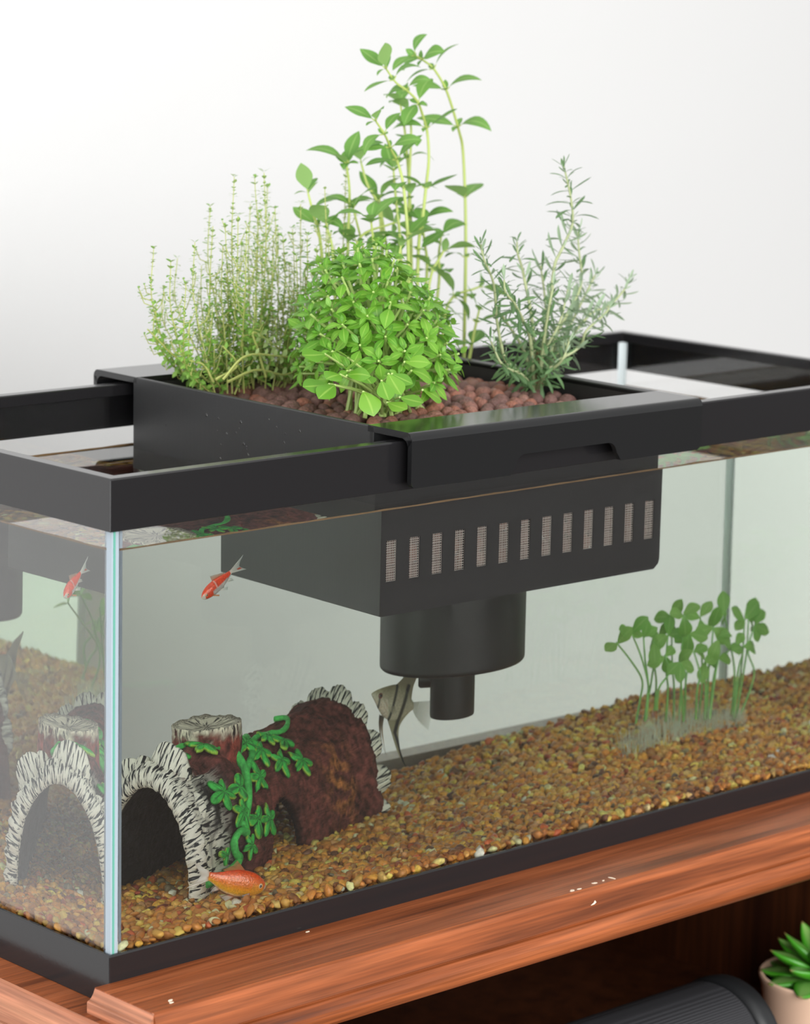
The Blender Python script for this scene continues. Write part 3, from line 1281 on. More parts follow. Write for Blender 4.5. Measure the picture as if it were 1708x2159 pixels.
def log_vert(s, th, inner, lipd=0.0):
    d = math.degrees(th)
    n_ = log_n(s, th)
    p = log_pt(s, th, .0095 if inner else 0)
    amp = .0040 if not inner else .001
    p3 = (s * 60, th * 3.0, 2 if inner else 0)
    k = fbm((s * 38, th * 2.2, 5), 5) * amp + (0 if inner else .0015 * abs(fbm((s * 20, th * 9, 1), 3)))
    ring_ = math.exp(-(s / .012) ** 2)
    if not inner:
        k += .0030 * ring_ + .0012 * ring_ * math.sin(th * 46 + 3 * fbm((th * 5, 0, 0)))
        k += .004 * math.exp(-((s - S_END) / .03) ** 2)
        # swollen upper side round the stump
        k += .004 * math.exp(-((s - .08) / .03) ** 2) * max(0, math.sin(th)) ** 4
    p = p + n_ * k
    # colour
    nz_ = fbm((s * 50, th * 3.2, 9), 4)
    base = MAROON * (1 + .5 * nz_)
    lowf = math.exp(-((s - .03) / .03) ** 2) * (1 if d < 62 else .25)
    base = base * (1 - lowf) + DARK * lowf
    if not inner and .165 < s < .225 and -5 < d < 62:
        t = max(0, min(1, (fbm((s * 90, th * 7, 3), 4) + .12) * 4)) * math.exp(-((s - .195) / .016) ** 2) * math.exp(-((d - 27) / 22) ** 2)
        base = base * (1 - t) + ORANGE * t
    w_ = min(1, max(0, 1.5 - (s + .012 * nz_) / .017)) if not inner else 0
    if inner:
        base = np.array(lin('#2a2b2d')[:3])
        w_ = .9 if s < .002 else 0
    # scraped pale strokes lower down behind the mouth
    if not inner and d < 62:
        w_ = max(w_, .85 * max(0, min(1, (.058 - s) / .03)) * max(0, min(1, (nz_ + .38) * 2.2)))
    return p, base, (th * .06, s), w_


rows = []
svals = [S_END * (i / ns) for i in range(ns + 1)]
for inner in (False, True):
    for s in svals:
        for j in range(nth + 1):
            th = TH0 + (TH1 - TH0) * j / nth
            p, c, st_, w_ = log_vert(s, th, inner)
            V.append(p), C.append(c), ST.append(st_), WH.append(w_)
k = nth + 1
off_i = (ns + 1) * k
F = []
win = [[in_window((svals[i] + svals[i + 1]) / 2, TH0 + (TH1 - TH0) * (j + .5) / nth) for j in range(nth)] for i in range(ns)]
O_ = lambda i, j: i * k + j
for i in range(ns):
    for j in range(nth):
        if win[i][j]:
            continue
        q = (O_(i, j), O_(i + 1, j), O_(i + 1, j + 1), O_(i, j + 1))
        F.append(q)
        F.append(tuple(a + off_i for a in q[::-1]))
        for di, dj, a, b_ in ((-1, 0, q[0], q[3]), (1, 0, q[1], q[2]), (0, -1, q[0], q[1]), (0, 1, q[3], q[2])):
            ii, jj = i + di, j + dj
            if 0 <= ii < ns and 0 <= jj < nth and win[ii][jj]:
                F.append((a, b_, b_ + off_i, a + off_i))
# rounded mouth and plain far end
prev = [O_(0, j) for j in range(k)]
for t in range(1, 6):
    a = math.pi * t / 6
    cur = []
    for j in range(k):
        th = TH0 + (TH1 - TH0) * j / nth
        m0, m1 = V[O_(0, j)], V[O_(0, j) + off_i]
        mid, half = (m0 + m1) / 2, (m0 - m1) / 2
        V.append(mid + half * math.cos(a) - AX3 * (.0052 * math.sin(a)) * (1 + .25 * math.sin(th * 39 + 2 * fbm((th * 6, 2, 0)))))
        C.append(DARK), ST.append((th * .06, -.004 * t)), WH.append(1)
        cur.append(len(V) - 1)
    F += [(prev[j], prev[j + 1], cur[j + 1], cur[j]) for j in range(nth)]
    prev = cur
F += [(prev[j], prev[j + 1], O_(0, j + 1) + off_i, O_(0, j) + off_i) for j in range(nth)]
F += [(O_(ns, j), O_(ns, j + 1), O_(ns, j + 1) + off_i, O_(ns, j) + off_i) for j in range(nth)]
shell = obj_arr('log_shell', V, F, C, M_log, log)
attr(shell, ST, WH)


def flap(s, thd, hw, h, lean, thick=.0035, name='bark_flap', tw=0.0):
    """a shell of broken bark standing on the log edge"""
    th = R(thd)
    base = log_pt(s, th) - log_n(s, th) * .003
    n_ = log_n(s, th)
    tan = (log_pt(s, th + .02) - log_pt(s, th - .02)).normalized()
    up = (n_ + AX3 * lean).normalized()
    out = up.cross(tan).normalized()
    nu, nv = 26, 10
    V, F, ST = [], [], []
    for side in (1, -1):
        for i in range(nu + 1):
            u = -1 + 2 * i / nu
            for j in range(nv + 1):
                v = j / nv
                hh = h * math.sqrt(max(0.02, 1 - (abs(u) ** 2.6))) * (1 + .10 * fbm((u * 4 + s * 99, thd, 1)))
                wid = hw * (.85 + .2 * v)
                belly = .35 * h * (u * u) + .25 * h * (v * v)
                ridge = .0007 * math.sin(u * 22 + 2 * fbm((u * 3, v * 2, thd)))
                rim_t = thick * (.5 - .35 * max(0, v - .75) * 4 * .5)
                p = base + tan * (u * wid + tw * v * h) + up * (v * hh) + out * (-belly + side * rim_t + ridge)
                V.append(p), ST.append((u * hw, v * h))
    m_ = (nu + 1) * (nv + 1)
    for i in range(nu):
        for j in range(nv):
            q = (i * (nv + 1) + j, (i + 1) * (nv + 1) + j, (i + 1) * (nv + 1) + j + 1, i * (nv + 1) + j + 1)
            F.append(q)
            F.append(tuple(a + m_ for a in q[::-1]))
    for i in range(nu):
        a, b_ = i * (nv + 1) + nv, (i + 1) * (nv + 1) + nv
        F.append((a, b_, b_ + m_, a + m_))
    for j in range(nv):
        F.append((j, j + 1, j + 1 + m_, j + m_))
        a = nu * (nv + 1)
        F.append((a + j, a + j + 1, a + j + 1 + m_, a + j + m_))
    o = obj_arr(name, V, F, np.tile(DARK, (len(V), 1)), M_flap, log)
    attr(o, ST, [1] * len(V))
    return o


flap(.006, 80, .0165, .0215, .12)
flap(.007, 124, .0150, .0205, .12)
flap(.009, 112, .008, .018, .5)
flap(.010, 44, .011, .011, .6)
for thd, hw, h in ((-2, .012, .015), (16, .011, .017), (36, .012, .017), (57, .012, .018), (77, .0135, .0205), (98, .013, .018), (120, .013, .016), (144, .013, .015)):
    flap(S_END - .006, thd, hw, h, .55, tw=.15)

# stump on top
sc_ = Vector((.1570, .1590, 0))
V, F, C, ST, WH = [], [], [], [], []
nr_, nz2 = 72, 18
for i in range(nz2 + 1):
    for j in range(nr_):
        a = 2 * math.pi * j / nr_
        t = i / nz2
        r = .0252 * (1 + .12 * (1 - t) ** 3) * (1 + .05 * fbm((math.cos(a) * 3, math.sin(a) * 3, t * 2))) - .0012 * (abs(math.sin(a * 8 + 1.5 * fbm((a, t, 4)))) < .16)
        z = .094 + (.1275 - .094) * t + (.0015 * fbm((math.cos(a) * 4, math.sin(a) * 4, 8)) if t > .8 else 0)
        V.append(sc_ + Vector((r * math.cos(a), r * math.sin(a), z)))
        red = max(0, min(1, .5 + 1.6 * fbm((a * 2.2, t * 1.5, 3)))) * (1 if .1 < t < .75 else .2)
        C.append(MAROON * (1 - red) + np.array(lin('#93453a')[:3]) * red)
        ST.append((a * .025, z)), WH.append(max(0, min(1, (t - .74 + .3 * fbm((a * 4, t * 3, 1))) * 5)))
for i in range(nz2):
    for j in range(nr_):
        F.append((i * nr_ + j, i * nr_ + (j + 1) % nr_, (i + 1) * nr_ + (j + 1) % nr_, (i + 1) * nr_ + j))
lastr = nz2 * nr_
for ringk, rr in ((1, .85), (2, .4), (3, .02)):
    b0 = len(V)
    for j in range(nr_):
        a = 2 * math.pi * j / nr_
        V.append(sc_ + Vector((.0252 * rr * math.cos(a), .0252 * rr * math.sin(a), .1262 - (.002 if ringk > 1 else 0) + .001 * fbm((a * 3, ringk, 2)))))
        C.append(DARK), ST.append((a * .025, .02 * rr)), WH.append(.8)
    for j in range(nr_):
        F.append((lastr + j, lastr + (j + 1) % nr_, b0 + (j + 1) % nr_, b0 + j))
    lastr = b0
F.append(tuple(lastr + j for j in range(nr_)))
o = obj_arr('stump', V, F, C, M_stump, log)
attr(o, ST, WH)

# the dark inner foot of the log, showing on the gravel inside the mouth
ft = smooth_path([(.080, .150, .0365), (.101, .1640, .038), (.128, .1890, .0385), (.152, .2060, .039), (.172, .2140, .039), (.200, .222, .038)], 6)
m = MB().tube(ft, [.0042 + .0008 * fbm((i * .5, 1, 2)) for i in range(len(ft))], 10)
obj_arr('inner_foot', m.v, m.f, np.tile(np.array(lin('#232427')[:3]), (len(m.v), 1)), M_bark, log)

# ivy
M_vine = vcol_mat('painted_vine', .55, .3, .4, 500)
M_ivy = vcol_mat('painted_ivy', .5, .3, .25, 600)


def vine(path, rad, lift=.0015):
    pts = smooth_path([log_pt(s, R(d)) + log_n(s, R(d)) * (lift + .001) for s, d in path], 5)
    m = MB().tube(pts, [rad * (.9 + .2 * fbm((i * .3, 0, rad * 999))) for i in range(len(pts))], 10)
    V = np.array(m.v)
    C = np.array([np.array(lin('#58d868')[:3]) * (.8 + .35 * fbm((p[0] * 160, p[1] * 160, p[2] * 160))) for p in V])
    o = obj_arr('vine', V, m.f, C, M_vine, log)
    return o


vine([(.032, 101), (.060, 98), (.0800, 92), (.0850, 76), (.0835, 62), (.0810, 50), (.0740, 38), (.0650, 29), (.0560, 24)], .0034, .003)
vine([(.081, 50), (.090, 55), (.1013, 61), (.113, 72)], .0030, .003)
vine([(.0620, 20), (.0530, 22), (.0440, 19), (.0440, 14), (.0480, 10), (.0360, 7.5), (.016, 7), (.002, 7)], .0032, .003)
vine([(.112, 72), (.128, 79), (.143, 77), (.156, 74), (.170, 78), (.183, 88), (.182, 99)], .0022, .003)


def ivy(s, d, size, spin, kind=0, tiltv=.25):
    size *= 1.18
    th = R(d)
    n_ = log_n(s, th)
    p = log_pt(s, th) + n_ * .0058
    tan = (log_pt(s, th + .02) - log_pt(s, th - .02)).normalized()
    x = (AX3 * math.cos(spin) + tan * math.sin(spin)).normalized()
    y = n_.cross(x)
    na, nrr = 60, 6
    V, C, F = [], [], []
    lob = 5 if kind == 0 else 3
    for side in (1, -1):
        V.append(p + n_ * (.0008 * side))
        C.append(np.array(lin('#3cae4a')[:3]))
        for r_ in range(1, nrr + 1):
            for j in range(na):
                a = 2 * math.pi * j / na
                # stalk side at angle pi
                c_ = abs(math.cos(a * lob / 2))
                prof_ = (.42 + .58 * c_ ** 1.5) * (1 - .25 * (math.cos(a) < -.8))
                prof_ *= 1.12 if abs(((a + math.pi) % (2 * math.pi)) - math.pi) < .6 else 1
                rr = size * prof_ * r_ / nrr
                t = r_ / nrr
                zz = .0012 * math.sin(t * 2.6) * (1.2 - c_) - tiltv * size * t * t * .5 + .0009 * c_ ** 8 * (t < .95)
                V.append(p + x * (rr * math.cos(a)) + y * (rr * math.sin(a)) + n_ * (zz + .0008 * side))
                g = np.array(lin('#44c452')[:3])
                dk = np.array(lin('#1f4a2c')[:3])
                yl = np.array(lin('#cfe04a')[:3])
                f1 = max(0, min(1, .12 + .9 * fbm((rr * 300 + s * 70, a * 3, d)) + .75 * (c_ < .42) + .9 * (c_ > .985) * (t < .85) + .35 * (t < .3)))
                col = g * (1 - f1 * .8) + dk * f1 * .8
                if t > .9 and fbm((a * 2, s * 40, d)) > -.05:
                    col = col * .4 + yl * .6
                C.append(col)
    M_ = 1 + nrr * na
    for sd in (0, 1):
        o0 = sd * M_
        for j in range(na):
            F.append((o0, o0 + 1 + j, o0 + 1 + (j + 1) % na))
        for r_ in range(nrr - 1):
            for j in range(na):
                a = o0 + 1 + r_ * na
                F.append((a + j, a + na + j, a + na + (j + 1) % na, a + (j + 1) % na))
    a = 1 + (nrr - 1) * na
    for j in range(na):
        F.append((a + j, a + (j + 1) % na, a + M_ + (j + 1) % na, a + M_ + j))
    return obj_arr('ivy_leaf', V, F, C, M_ivy, log)


for args in ((.030, 84, .0095, 2.6, 1), (.058, 80, .0125, -.5, 0), (.0425, 43, .0115, 3.3, 0), (.0625, 42, .0090, .9, 1), (.0585, 30, .0110, -1.3, 0),
             (.0920, 44, .0100, 1.5, 0), (.0740, 24, .0100, -1.4, 1), (.0895, 22, .0105, -1.0, 0), (.0615, 14, .0085, -.6, 0), (.110, 74, .0110, 1.9, 0),
             (.1120, 62, .0100, -1.7, 0), (.134, 72, .0085, -.7, 0), (.1440, 63, .0085, -.4, 1), (.1275, 51, .0100, -1.5, 0), (.1490, 46, .0110, -.3, 0),
             (.0270, 15, .0055, .5, 1), (.1010, 70, .0085, 1.2, 1)):
    ivy(*args)

# ------------------------------------------------------------------ fish
M_gold = vcol_mat('goldfish_skin', .28, .5, .12, 900)
nt = M_gold.node_tree
b = nt.nodes['Principled BSDF']
b.inputs['Coat Weight'].default_value = .3
vs_ = node(nt, 'ShaderNodeTexVoronoi')
vs_.inputs['Scale'].default_value = 750
tc = node(nt, 'ShaderNodeTexCoord')
nt.links.new(tc.outputs['Object'], vs_.inputs['Vector'])
bp = node(nt, 'ShaderNodeBump')
bp.inputs['Strength'].default_value = .35
bp.inputs['Distance'].default_value = .0006
nt.links.new(vs_.outputs['Distance'], bp.inputs['Height'])
nt.links.new(bp.outputs[0], b.inputs['Normal'])


def fin_mat(name, alpha):
    m, nt, b = new_mat(name)
    a = node(nt, 'ShaderNodeAttribute', attribute_name='Col')
    nt.links.new(a.outputs['Color'], b.inputs['Base Color'])
    nt.links.new(a.outputs['Alpha'], b.inputs['Alpha'])
    b.inputs['Roughness'].default_value = .4
    return m


M_fin = fin_mat('fish_fin', .6)
M_eyew = simple('fish_eye_rim', lin('#e9c9a0'), .2)
M_eyeb = simple('fish_pupil', (.005, .005, .006), .08, .8)


def fish_frame(pos, heading, up=(0, 0, 1), s=1.0):
    """local x points from tail to nose"""
    return frame(pos, heading, up, s)


def loft(M, stations, colf, name, parent, mat_, ny=22, sub=5, bend=None):
    """stations: (x, top, bottom, halfwidth); colf(x, z01, y) gives colour"""
    st_ = np.array(stations)
    xs = np.linspace(st_[0, 0], st_[-1, 0], (len(st_) - 1) * sub + 1)
    tp, bt, hw = (np.interp(xs, st_[::-1, 0] if st_[0, 0] > st_[-1, 0] else st_[:, 0], (st_[::-1] if st_[0, 0] > st_[-1, 0] else st_)[:, c]) for c in (1, 2, 3))
    # soften the polyline
    for _ in range(3):
        for arr in (tp, bt, hw):
            arr[1:-1] = (arr[:-2] + 2 * arr[1:-1] + arr[2:]) / 4
    V, C, F = [], [], []
    for x, t, b_, w in zip(xs, tp, bt, hw):
        for j in range(ny):
            a = 2 * math.pi * j / ny
            ca, sa = math.cos(a), math.sin(a)
            z = (t + b_) / 2 + (t - b_) / 2 * sa
            y = w * (abs(ca) ** .9) * (1 if ca > 0 else -1)
            yo = bend(x) if bend else 0
            V.append(M @ Vector((x, y + yo, z)))
            C.append(colf(x, (sa + 1) / 2, y))
    n = len(xs)
    for i in range(n - 1):
        for j in range(ny):
            F.append((i * ny + j, i * ny + (j + 1) % ny, (i + 1) * ny + (j + 1) % ny, (i + 1) * ny + j))
    F.append(tuple(range(ny)))
    F.append(tuple((n - 1) * ny + j for j in range(ny)))
    return obj_arr(name, V, F, C, mat_, parent)


def fin(M, root, tip, colf, name, parent, nv=8, nu=18, y0=0.0, ysp=0.0, wave=.01, th=.0035):
    """root and tip: polylines in (x, z); a thin membrane with rays between them"""
    def samp(poly, n):
        P = np.array(poly, float)
        d = np.r_[0, np.cumsum(np.linalg.norm(np.diff(P, axis=0), axis=1))]
        t = np.linspace(0, d[-1], n)
        return np.stack([np.interp(t, d, P[:, k]) for k in range(P.shape[1])], 1)
    r_, t_ = samp(root, nu), samp(tip, nu)
    V, C, F = [], [], []
    for side in (1, -1):
        for i in range(nu):
            for j in range(nv + 1):
                v = j / nv
                p = r_[i] * (1 - v) + t_[i] * v
                y = y0 + ysp * v + wave * math.sin(i * .9) * v + side * th * (1 - .8 * v) + (.004 * math.sin(i * math.pi))
                V.append(M @ Vector((p[0], y, p[1])))
                C.append(colf(i / (nu - 1), v))
    m_ = nu * (nv + 1)
    for i in range(nu - 1):
        for j in range(nv):
            q = (i * (nv + 1) + j, (i + 1) * (nv + 1) + j, (i + 1) * (nv + 1) + j + 1, i * (nv + 1) + j + 1)
            F.append(q)
            F.append(tuple(a + m_ for a in q[::-1]))
        a, b_ = i * (nv + 1) + nv, (i + 1) * (nv + 1) + nv
        F.append((a, b_, b_ + m_, a + m_))
        F.append((a - nv, b_ - nv, b_ - nv + m_, a - nv + m_))
    return obj_arr(name, V, F, C, M_fin, parent)


def eye(M, x, z, y, r, parent):
    for s in (1, -1):
        m = MB()
        c = Vector((x, s * y, z))
        m.add([M @ (c + Vector((p[0] * r, p[1] * r * .45, p[2] * r))) for p in IV2], [tuple(f) for f in IF2], True)
        e = m.build('eye', M_eyew, parent)
        m = MB()
        c = Vector((x, s * (y + r * .22), z))
        m.add([M @ (c + Vector((p[0] * r * .55, p[1] * r * .38, p[2] * r * .55))) for p in IV2], [tuple(f) for f in IF2], True)
        m.build('pupil', M_eyeb, e)


def lerp3(a, b_, t):
    t = max(0, min(1, t))
    return np.array(a[:3]) * (1 - t) + np.array(b_[:3]) * t


OR1, OR2, GOL, WHF = lin('#f04600'), lin('#f67a00'), lin('#eeb01c'), lin('#eee4dc')


def alpha(c, a):
    return np.append(np.array(c[:3]), a)


# orange goldfish by the front pane
tailp, nose = under(440, 1850, .047), under(562, 1861, .040)
gl = (nose - tailp).length
g1 = empty('goldfish', 'bright orange goldfish with pale tail swimming by the front glass beside the log foot', 'fish', (nose + tailp) / 2, 'goldfish')
M = fish_frame(nose, nose - tailp, s=gl)


def c1(x, z, y):
    c = lerp3(GOL, OR2, (z - .18) * 3.2)
    c = lerp3(c, OR1, (z - .6) * 2.5)
    c = c * (1 + .12 * fbm((x * 30, z * 14, 1)))
    if x > -.045:
        c = lerp3(c, WHF, (x + .045) / .03 + (.45 - z))
    if z < .12:
        c = lerp3(c, WHF, (.12 - z) * 5)
    if -.26 < x < -.12 and z < .62:
        c = lerp3(c, lin('#e9a52c'), .6)
    return c


BODY = [(0, -.035, -.075, .006), (-.03, .005, -.125, .04), (-.08, .05, -.165, .068), (-.15, .092, -.20, .088), (-.25, .128, -.225, .098), (-.35, .145, -.236, .10), (-.5, .150, -.235, .092),
        (-.65, .128, -.205, .07), (-.78, .100, -.155, .048), (-.88, .080, -.098, .032), (-.96, .075, -.055, .022), (-1.0, .078, -.045, .014)]
loft(M, BODY, c1, 'body', g1, M_gold)
fw_ = lambda u, v: alpha(lerp3(lin('#d9702a'), lin('#d8d0c6'), v * 3), .75 - .25 * v)
fin(M, [(-.97, .07), (-.985, .015), (-.97, -.04)], [(-1.30, .20), (-1.20, .09), (-1.13, .02), (-1.19, -.07), (-1.335, -.185)],
    lambda u, v: alpha(lerp3(lin('#cf8a4a'), lin('#e6e0d6'), v * 4 - (.35 if .5 < u < .66 else 0)), .95 - .15 * v), 'tail_fin', g1, wave=.008)
fin(M, [(-.40, .140), (-.55, .142), (-.74, .105)], [(-.58, .275), (-.63, .20), (-.80, .125)], lambda u, v: alpha(lerp3(lin('#c8641c'), lin('#a9773a'), v), .8 - .3 * v), 'dorsal_fin', g1, wave=.006)
fin(M, [(-.76, -.15), (-.84, -.11)], [(-.93, -.215), (-.88, -.14)], fw_, 'anal_fin', g1, wave=.004)
for s in (1, -1):
    fin(M, [(-.52, -.225), (-.60, -.215)], [(-.66, -.30), (-.74, -.25)], fw_, 'pelvic_fin', g1, y0=.03 * s, ysp=.05 * s, wave=.004)
    fin(M, [(-.27, -.15), (-.28, -.20)], [(-.42, -.19), (-.38, -.245)], fw_, 'pectoral_fin', g1, y0=.085 * s, ysp=.03 * s, wave=.004)
eye(M, -.12, -.045, .074, .040, g1)

# orange and white goldfish diving higher up on the left
nose, tailp = Vector((.1540, .1628, .2110)), Vector((.1797, .1634, .2245))
gl = (nose - tailp).length
g2 = empty('goldfish', 'orange and white goldfish diving head down, left of the black planter basket', 'fish', (nose + tailp) / 2, 'goldfish')
M = fish_frame(nose, nose - tailp, s=gl)
ORR = lin('#f8481a')


def c2(x, z, y):
    lim = .40 + .05 * math.sin(x * 9)
    if -.30 < x < -.04:
        lim = .12
    if -.45 < x <= -.30:
        lim = .45
    c = np.array(ORR[:3]) if z > lim else np.array(lin('#d8cfce')[:3])
    if x < -.93:
        c = np.array(WHF[:3])
    if x > -.075:
        c = np.array(WHF[:3]) if z < .8 else c
    if -.47 < x < -.43 and z > .4:
        c = lerp3(c, WHF, .5)
    return c * (1 + .08 * fbm((x * 30, z * 14, 1)))


B2 = [(0, -.02, -.06, .01), (-.03, .02, -.10, .042), (-.08, .06, -.135, .068), (-.15, .095, -.16, .085), (-.25, .122, -.18, .095), (-.35, .132, -.19, .097), (-.5, .128, -.185, .088),
      (-.65, .105, -.16, .066), (-.78, .078, -.12, .045), (-.88, .062, -.075, .032), (-.96, .055, -.042, .022), (-1.0, .052, -.03, .014)]
loft(M, B2, c2, 'body', g2, M_gold)
wf = lambda u, v: alpha(lerp3(lin('#efe6df'), lin('#cfd6d3'), v), .85 - .3 * v)
fin(M, [(-.97, .05), (-.985, .01), (-.97, -.03)], [(-1.44, .155), (-1.28, .05), (-1.22, .0), (-1.28, -.10), (-1.37, -.20)],
    lambda u, v: alpha(lerp3(lin('#efe6df'), lin('#cfd6d3'), v), .85 - .3 * v) if not (.62 < u < .82 and .55 < v < .9) else alpha(lin('#c8492a'), .9), 'tail_fin', g2, wave=.01)
fin(M, [(-.42, .125), (-.55, .122), (-.78, .075)], [(-.42, .27), (-.56, .215), (-.82, .10)], lambda u, v: alpha(lerp3(lin('#e07a4a'), lin('#c9b9a6'), v), .8 - .35 * v), 'dorsal_fin', g2, wave=.006)
fin(M, [(-.74, -.13), (-.84, -.09)], [(-.95, -.22), (-.93, -.14)], wf, 'anal_fin', g2, wave=.004)
for s in (1, -1):
    fin(M, [(-.50, -.18), (-.57, -.17)], [(-.66, -.26), (-.70, -.20)], wf, 'pelvic_fin', g2, y0=.03 * s, ysp=.06 * s, wave=.004)
    fin(M, [(-.25, -.11), (-.27, -.16)], [(-.40, -.20), (-.38, -.235)], lambda u, v: alpha(lin('#e0935e'), .7), 'pectoral_fin', g2, y0=.08 * s, ysp=.06 * s, wave=.004)
eye(M, -.125, -.03, .07, .037, g2)

# angelfish behind the drain cup
YA = .216
cp = lambda x, y: under(740 + x / 4.495, 1280 + y / 4.495, YA)
an = empty('angelfish', 'silver angelfish with dark upright bars, swimming beside the drain pipe', 'fish', cp(400, 900))
BST = [(195, 818, 834, 1.5), (225, 797, 890, 12), (255, 782, 960, 19), (290, 768, 1020, 25), (330, 754, 1058, 29), (370, 742, 1074, 31), (410, 734, 1074, 31), (450, 732, 1062, 29), (490, 745, 1042, 25),
       (530, 795, 1014, 19), (565, 860, 988, 12), (592, 898, 968, 6)]
st_ = np.array(BST, float)
xs = np.linspace(195, 592, 90)
tp, bt, hw = (np.interp(xs, st_[:, 0], st_[:, c]) for c in (1, 2, 3))
for _ in range(8):
    for arr in (tp, bt, hw):
        arr[1:-1] = (arr[:-2] + 2 * arr[1:-1] + arr[2:]) / 4
PXM = .00034 / 4.495
SIL, OLV, BAR, PNK = lin('#d0cab6'), lin('#a49a74'), lin('#23262b'), lin('#d9c2ae')


def band(x, y):
    """distance in crop pixels from the dark bars"""
    d = 99
    for a, b_, w in (((436, 740), (350, 1075), 10), ((548, 745), (470, 985), 15), ((470, 985), (415, 1190), 15), ((415, 1190), (515, 1510), 12), ((268, 830), (252, 960), 6)):
        ax_, ay = a
        bx, by = b_
        t = max(0, min(1, ((x - ax_) * (bx - ax_) + (y - ay) * (by - ay)) / ((bx - ax_) ** 2 + (by - ay) ** 2)))
        dd = math.hypot(x - ax_ - t * (bx - ax_), y - ay - t * (by - ay)) - w
        d = min(d, dd)
    return d


def ang_col(x, y, zt):
    c = lerp3(SIL, OLV, (zt - .45) * 1.6)
    if x < 340 and y > 880:
        c = lerp3(c, PNK, .7)
        if math.sin((y + x * .4) * .2) > .3:
            c = lerp3(c, lin('#f2ede6'), .6)
    c = c * (1 + .12 * fbm((x * .05, y * .05, 0)))
    d = band(x, y)
    if d < 4:
        c = lerp3(c, BAR, min(1, (4 - d) / 6) * .95)
    return c


V, C, F = [], [], []
ny = 40
for x, t, b_, w in zip(xs, tp, bt, hw):
    for j in range(ny):
        a = 2 * math.pi * j / ny
        y = (t + b_) / 2 - (b_ - t) / 2 * math.sin(a)
        p = cp(x, y)
        p.y += math.cos(a) * w * PXM * 1.1
        V.append(p)
        C.append(ang_col(x, y, (math.sin(a) + 1) / 2))
for i in range(len(xs) - 1):
    for j in range(ny):
        F.append((i * ny + j, i * ny + (j + 1) % ny, (i + 1) * ny + (j + 1) % ny, (i + 1) * ny + j))
F.append(tuple(range(ny)))
F.append(tuple((len(xs) - 1) * ny + j for j in range(ny)))
obj_arr('body', V, F, C, M_gold, an)


def afin(name, A, B, colf, n=36, nv=14, y0=0):
    """fin between two edge polylines in crop pixels"""
    def samp(poly):
        P = np.array([p for p in smooth_path([(x, y, 0) for x, y in poly], 6)], float)[:, :2]
        d = np.r_[0, np.cumsum(np.linalg.norm(np.diff(P, axis=0), axis=1))]
        t = np.linspace(0, d[-1], n)
        return np.stack([np.interp(t, d, P[:, k]) for k in (0, 1)], 1)
    a_, b_ = samp(A), samp(B)
    V, C, F = [], [], []
    for side in (1, -1):
        for i in range(n):
            for j in range(nv + 1):
                q = a_[i] * (1 - j / nv) + b_[i] * j / nv
                p = cp(q[0], q[1])
                p.y += y0 + side * .0002 + .0006 * math.sin(i * .25) * (i / n)
                V.append(p)
                C.append(colf(q[0], q[1], i / (n - 1), j / nv))
    m_ = n * (nv + 1)
    for i in range(n - 1):
        for j in range(nv):
            q = (i * (nv + 1) + j, (i + 1) * (nv + 1) + j, (i + 1) * (nv + 1) + j + 1, i * (nv + 1) + j + 1)
            F.append(q)
            F.append(tuple(a + m_ for a in q[::-1]))
    return obj_arr(name, V, F, C, M_fin, an)


def fcol(x, y, u, v, a0=.9, a1=.45, base=None):
    c = np.array((base or lin('#a8a084'))[:3])
    d = band(x, y)
    al = a0 + (a1 - a0) * u
    if d < 4:
        t = min(1, (4 - d) / 6)
        c = lerp3(c, BAR, t)
        al = max(al, .95 * t)
    return alpha(c, al)


afin('anal_fin', [(345, 1062), (385, 1190), (425, 1330), (465, 1420), (518, 1508)], [(560, 990), (490, 1075), (452, 1170), (462, 1330), (522, 1506)], lambda x, y, u, v: fcol(x, y, u, v, .95, .8))
afin('dorsal_fin', [(425, 740), (480, 690), (560, 600), (690, 490)], [(572, 880), (585, 790), (610, 700), (700, 492)], lambda x, y, u, v: fcol(x, y, u, v, .95, .7))
afin('tail_fin', [(585, 902), (640, 895), (700, 890), (800, 884)], [(585, 965), (600, 1010), (650, 1090), (735, 1165)], lambda x, y, u, v: fcol(x, y, u, v, .55, .16, lin('#b5b39c')))
for k_, sgn in ((0, -1), (1, 1)):
    afin('pelvic_fin', [(280, 1020), (274, 1100), (282, 1200), (300, 1290), (335 + 8 * sgn, 1400)], [(306, 1040), (294, 1120), (294, 1210), (304, 1290), (337 + 8 * sgn, 1400)],
         lambda x, y, u, v: alpha(lerp3(lin('#4b443c'), lin('#b08a4a'), u * 1.6), .9 - .5 * u), y0=.0016 * sgn, nv=3)
afin('pectoral_fin', [(345, 940), (380, 935), (420, 945)], [(350, 985), (385, 1000), (425, 985)], lambda x, y, u, v: alpha(lin('#cfc9b4'), .35), y0=-.0026)
for s in (1, -1):
    c = cp(272, 838)
    c.y += s * .0016
    e = MB().add([c + Vector((p[0] * .0021, p[1] * .0008, p[2] * .0021)) for p in IV2], [tuple(f) for f in IF2], True).build('eye', simple('angelfish_iris', lin('#7a4038'), .2), an)
    c = c + Vector((0, s * .0005, 0))
    MB().add([c + Vector((p[0] * .0012, p[1] * .0006, p[2] * .0012)) for p in IV2], [tuple(f) for f in IF2], True).build('pupil', M_eyeb, e)

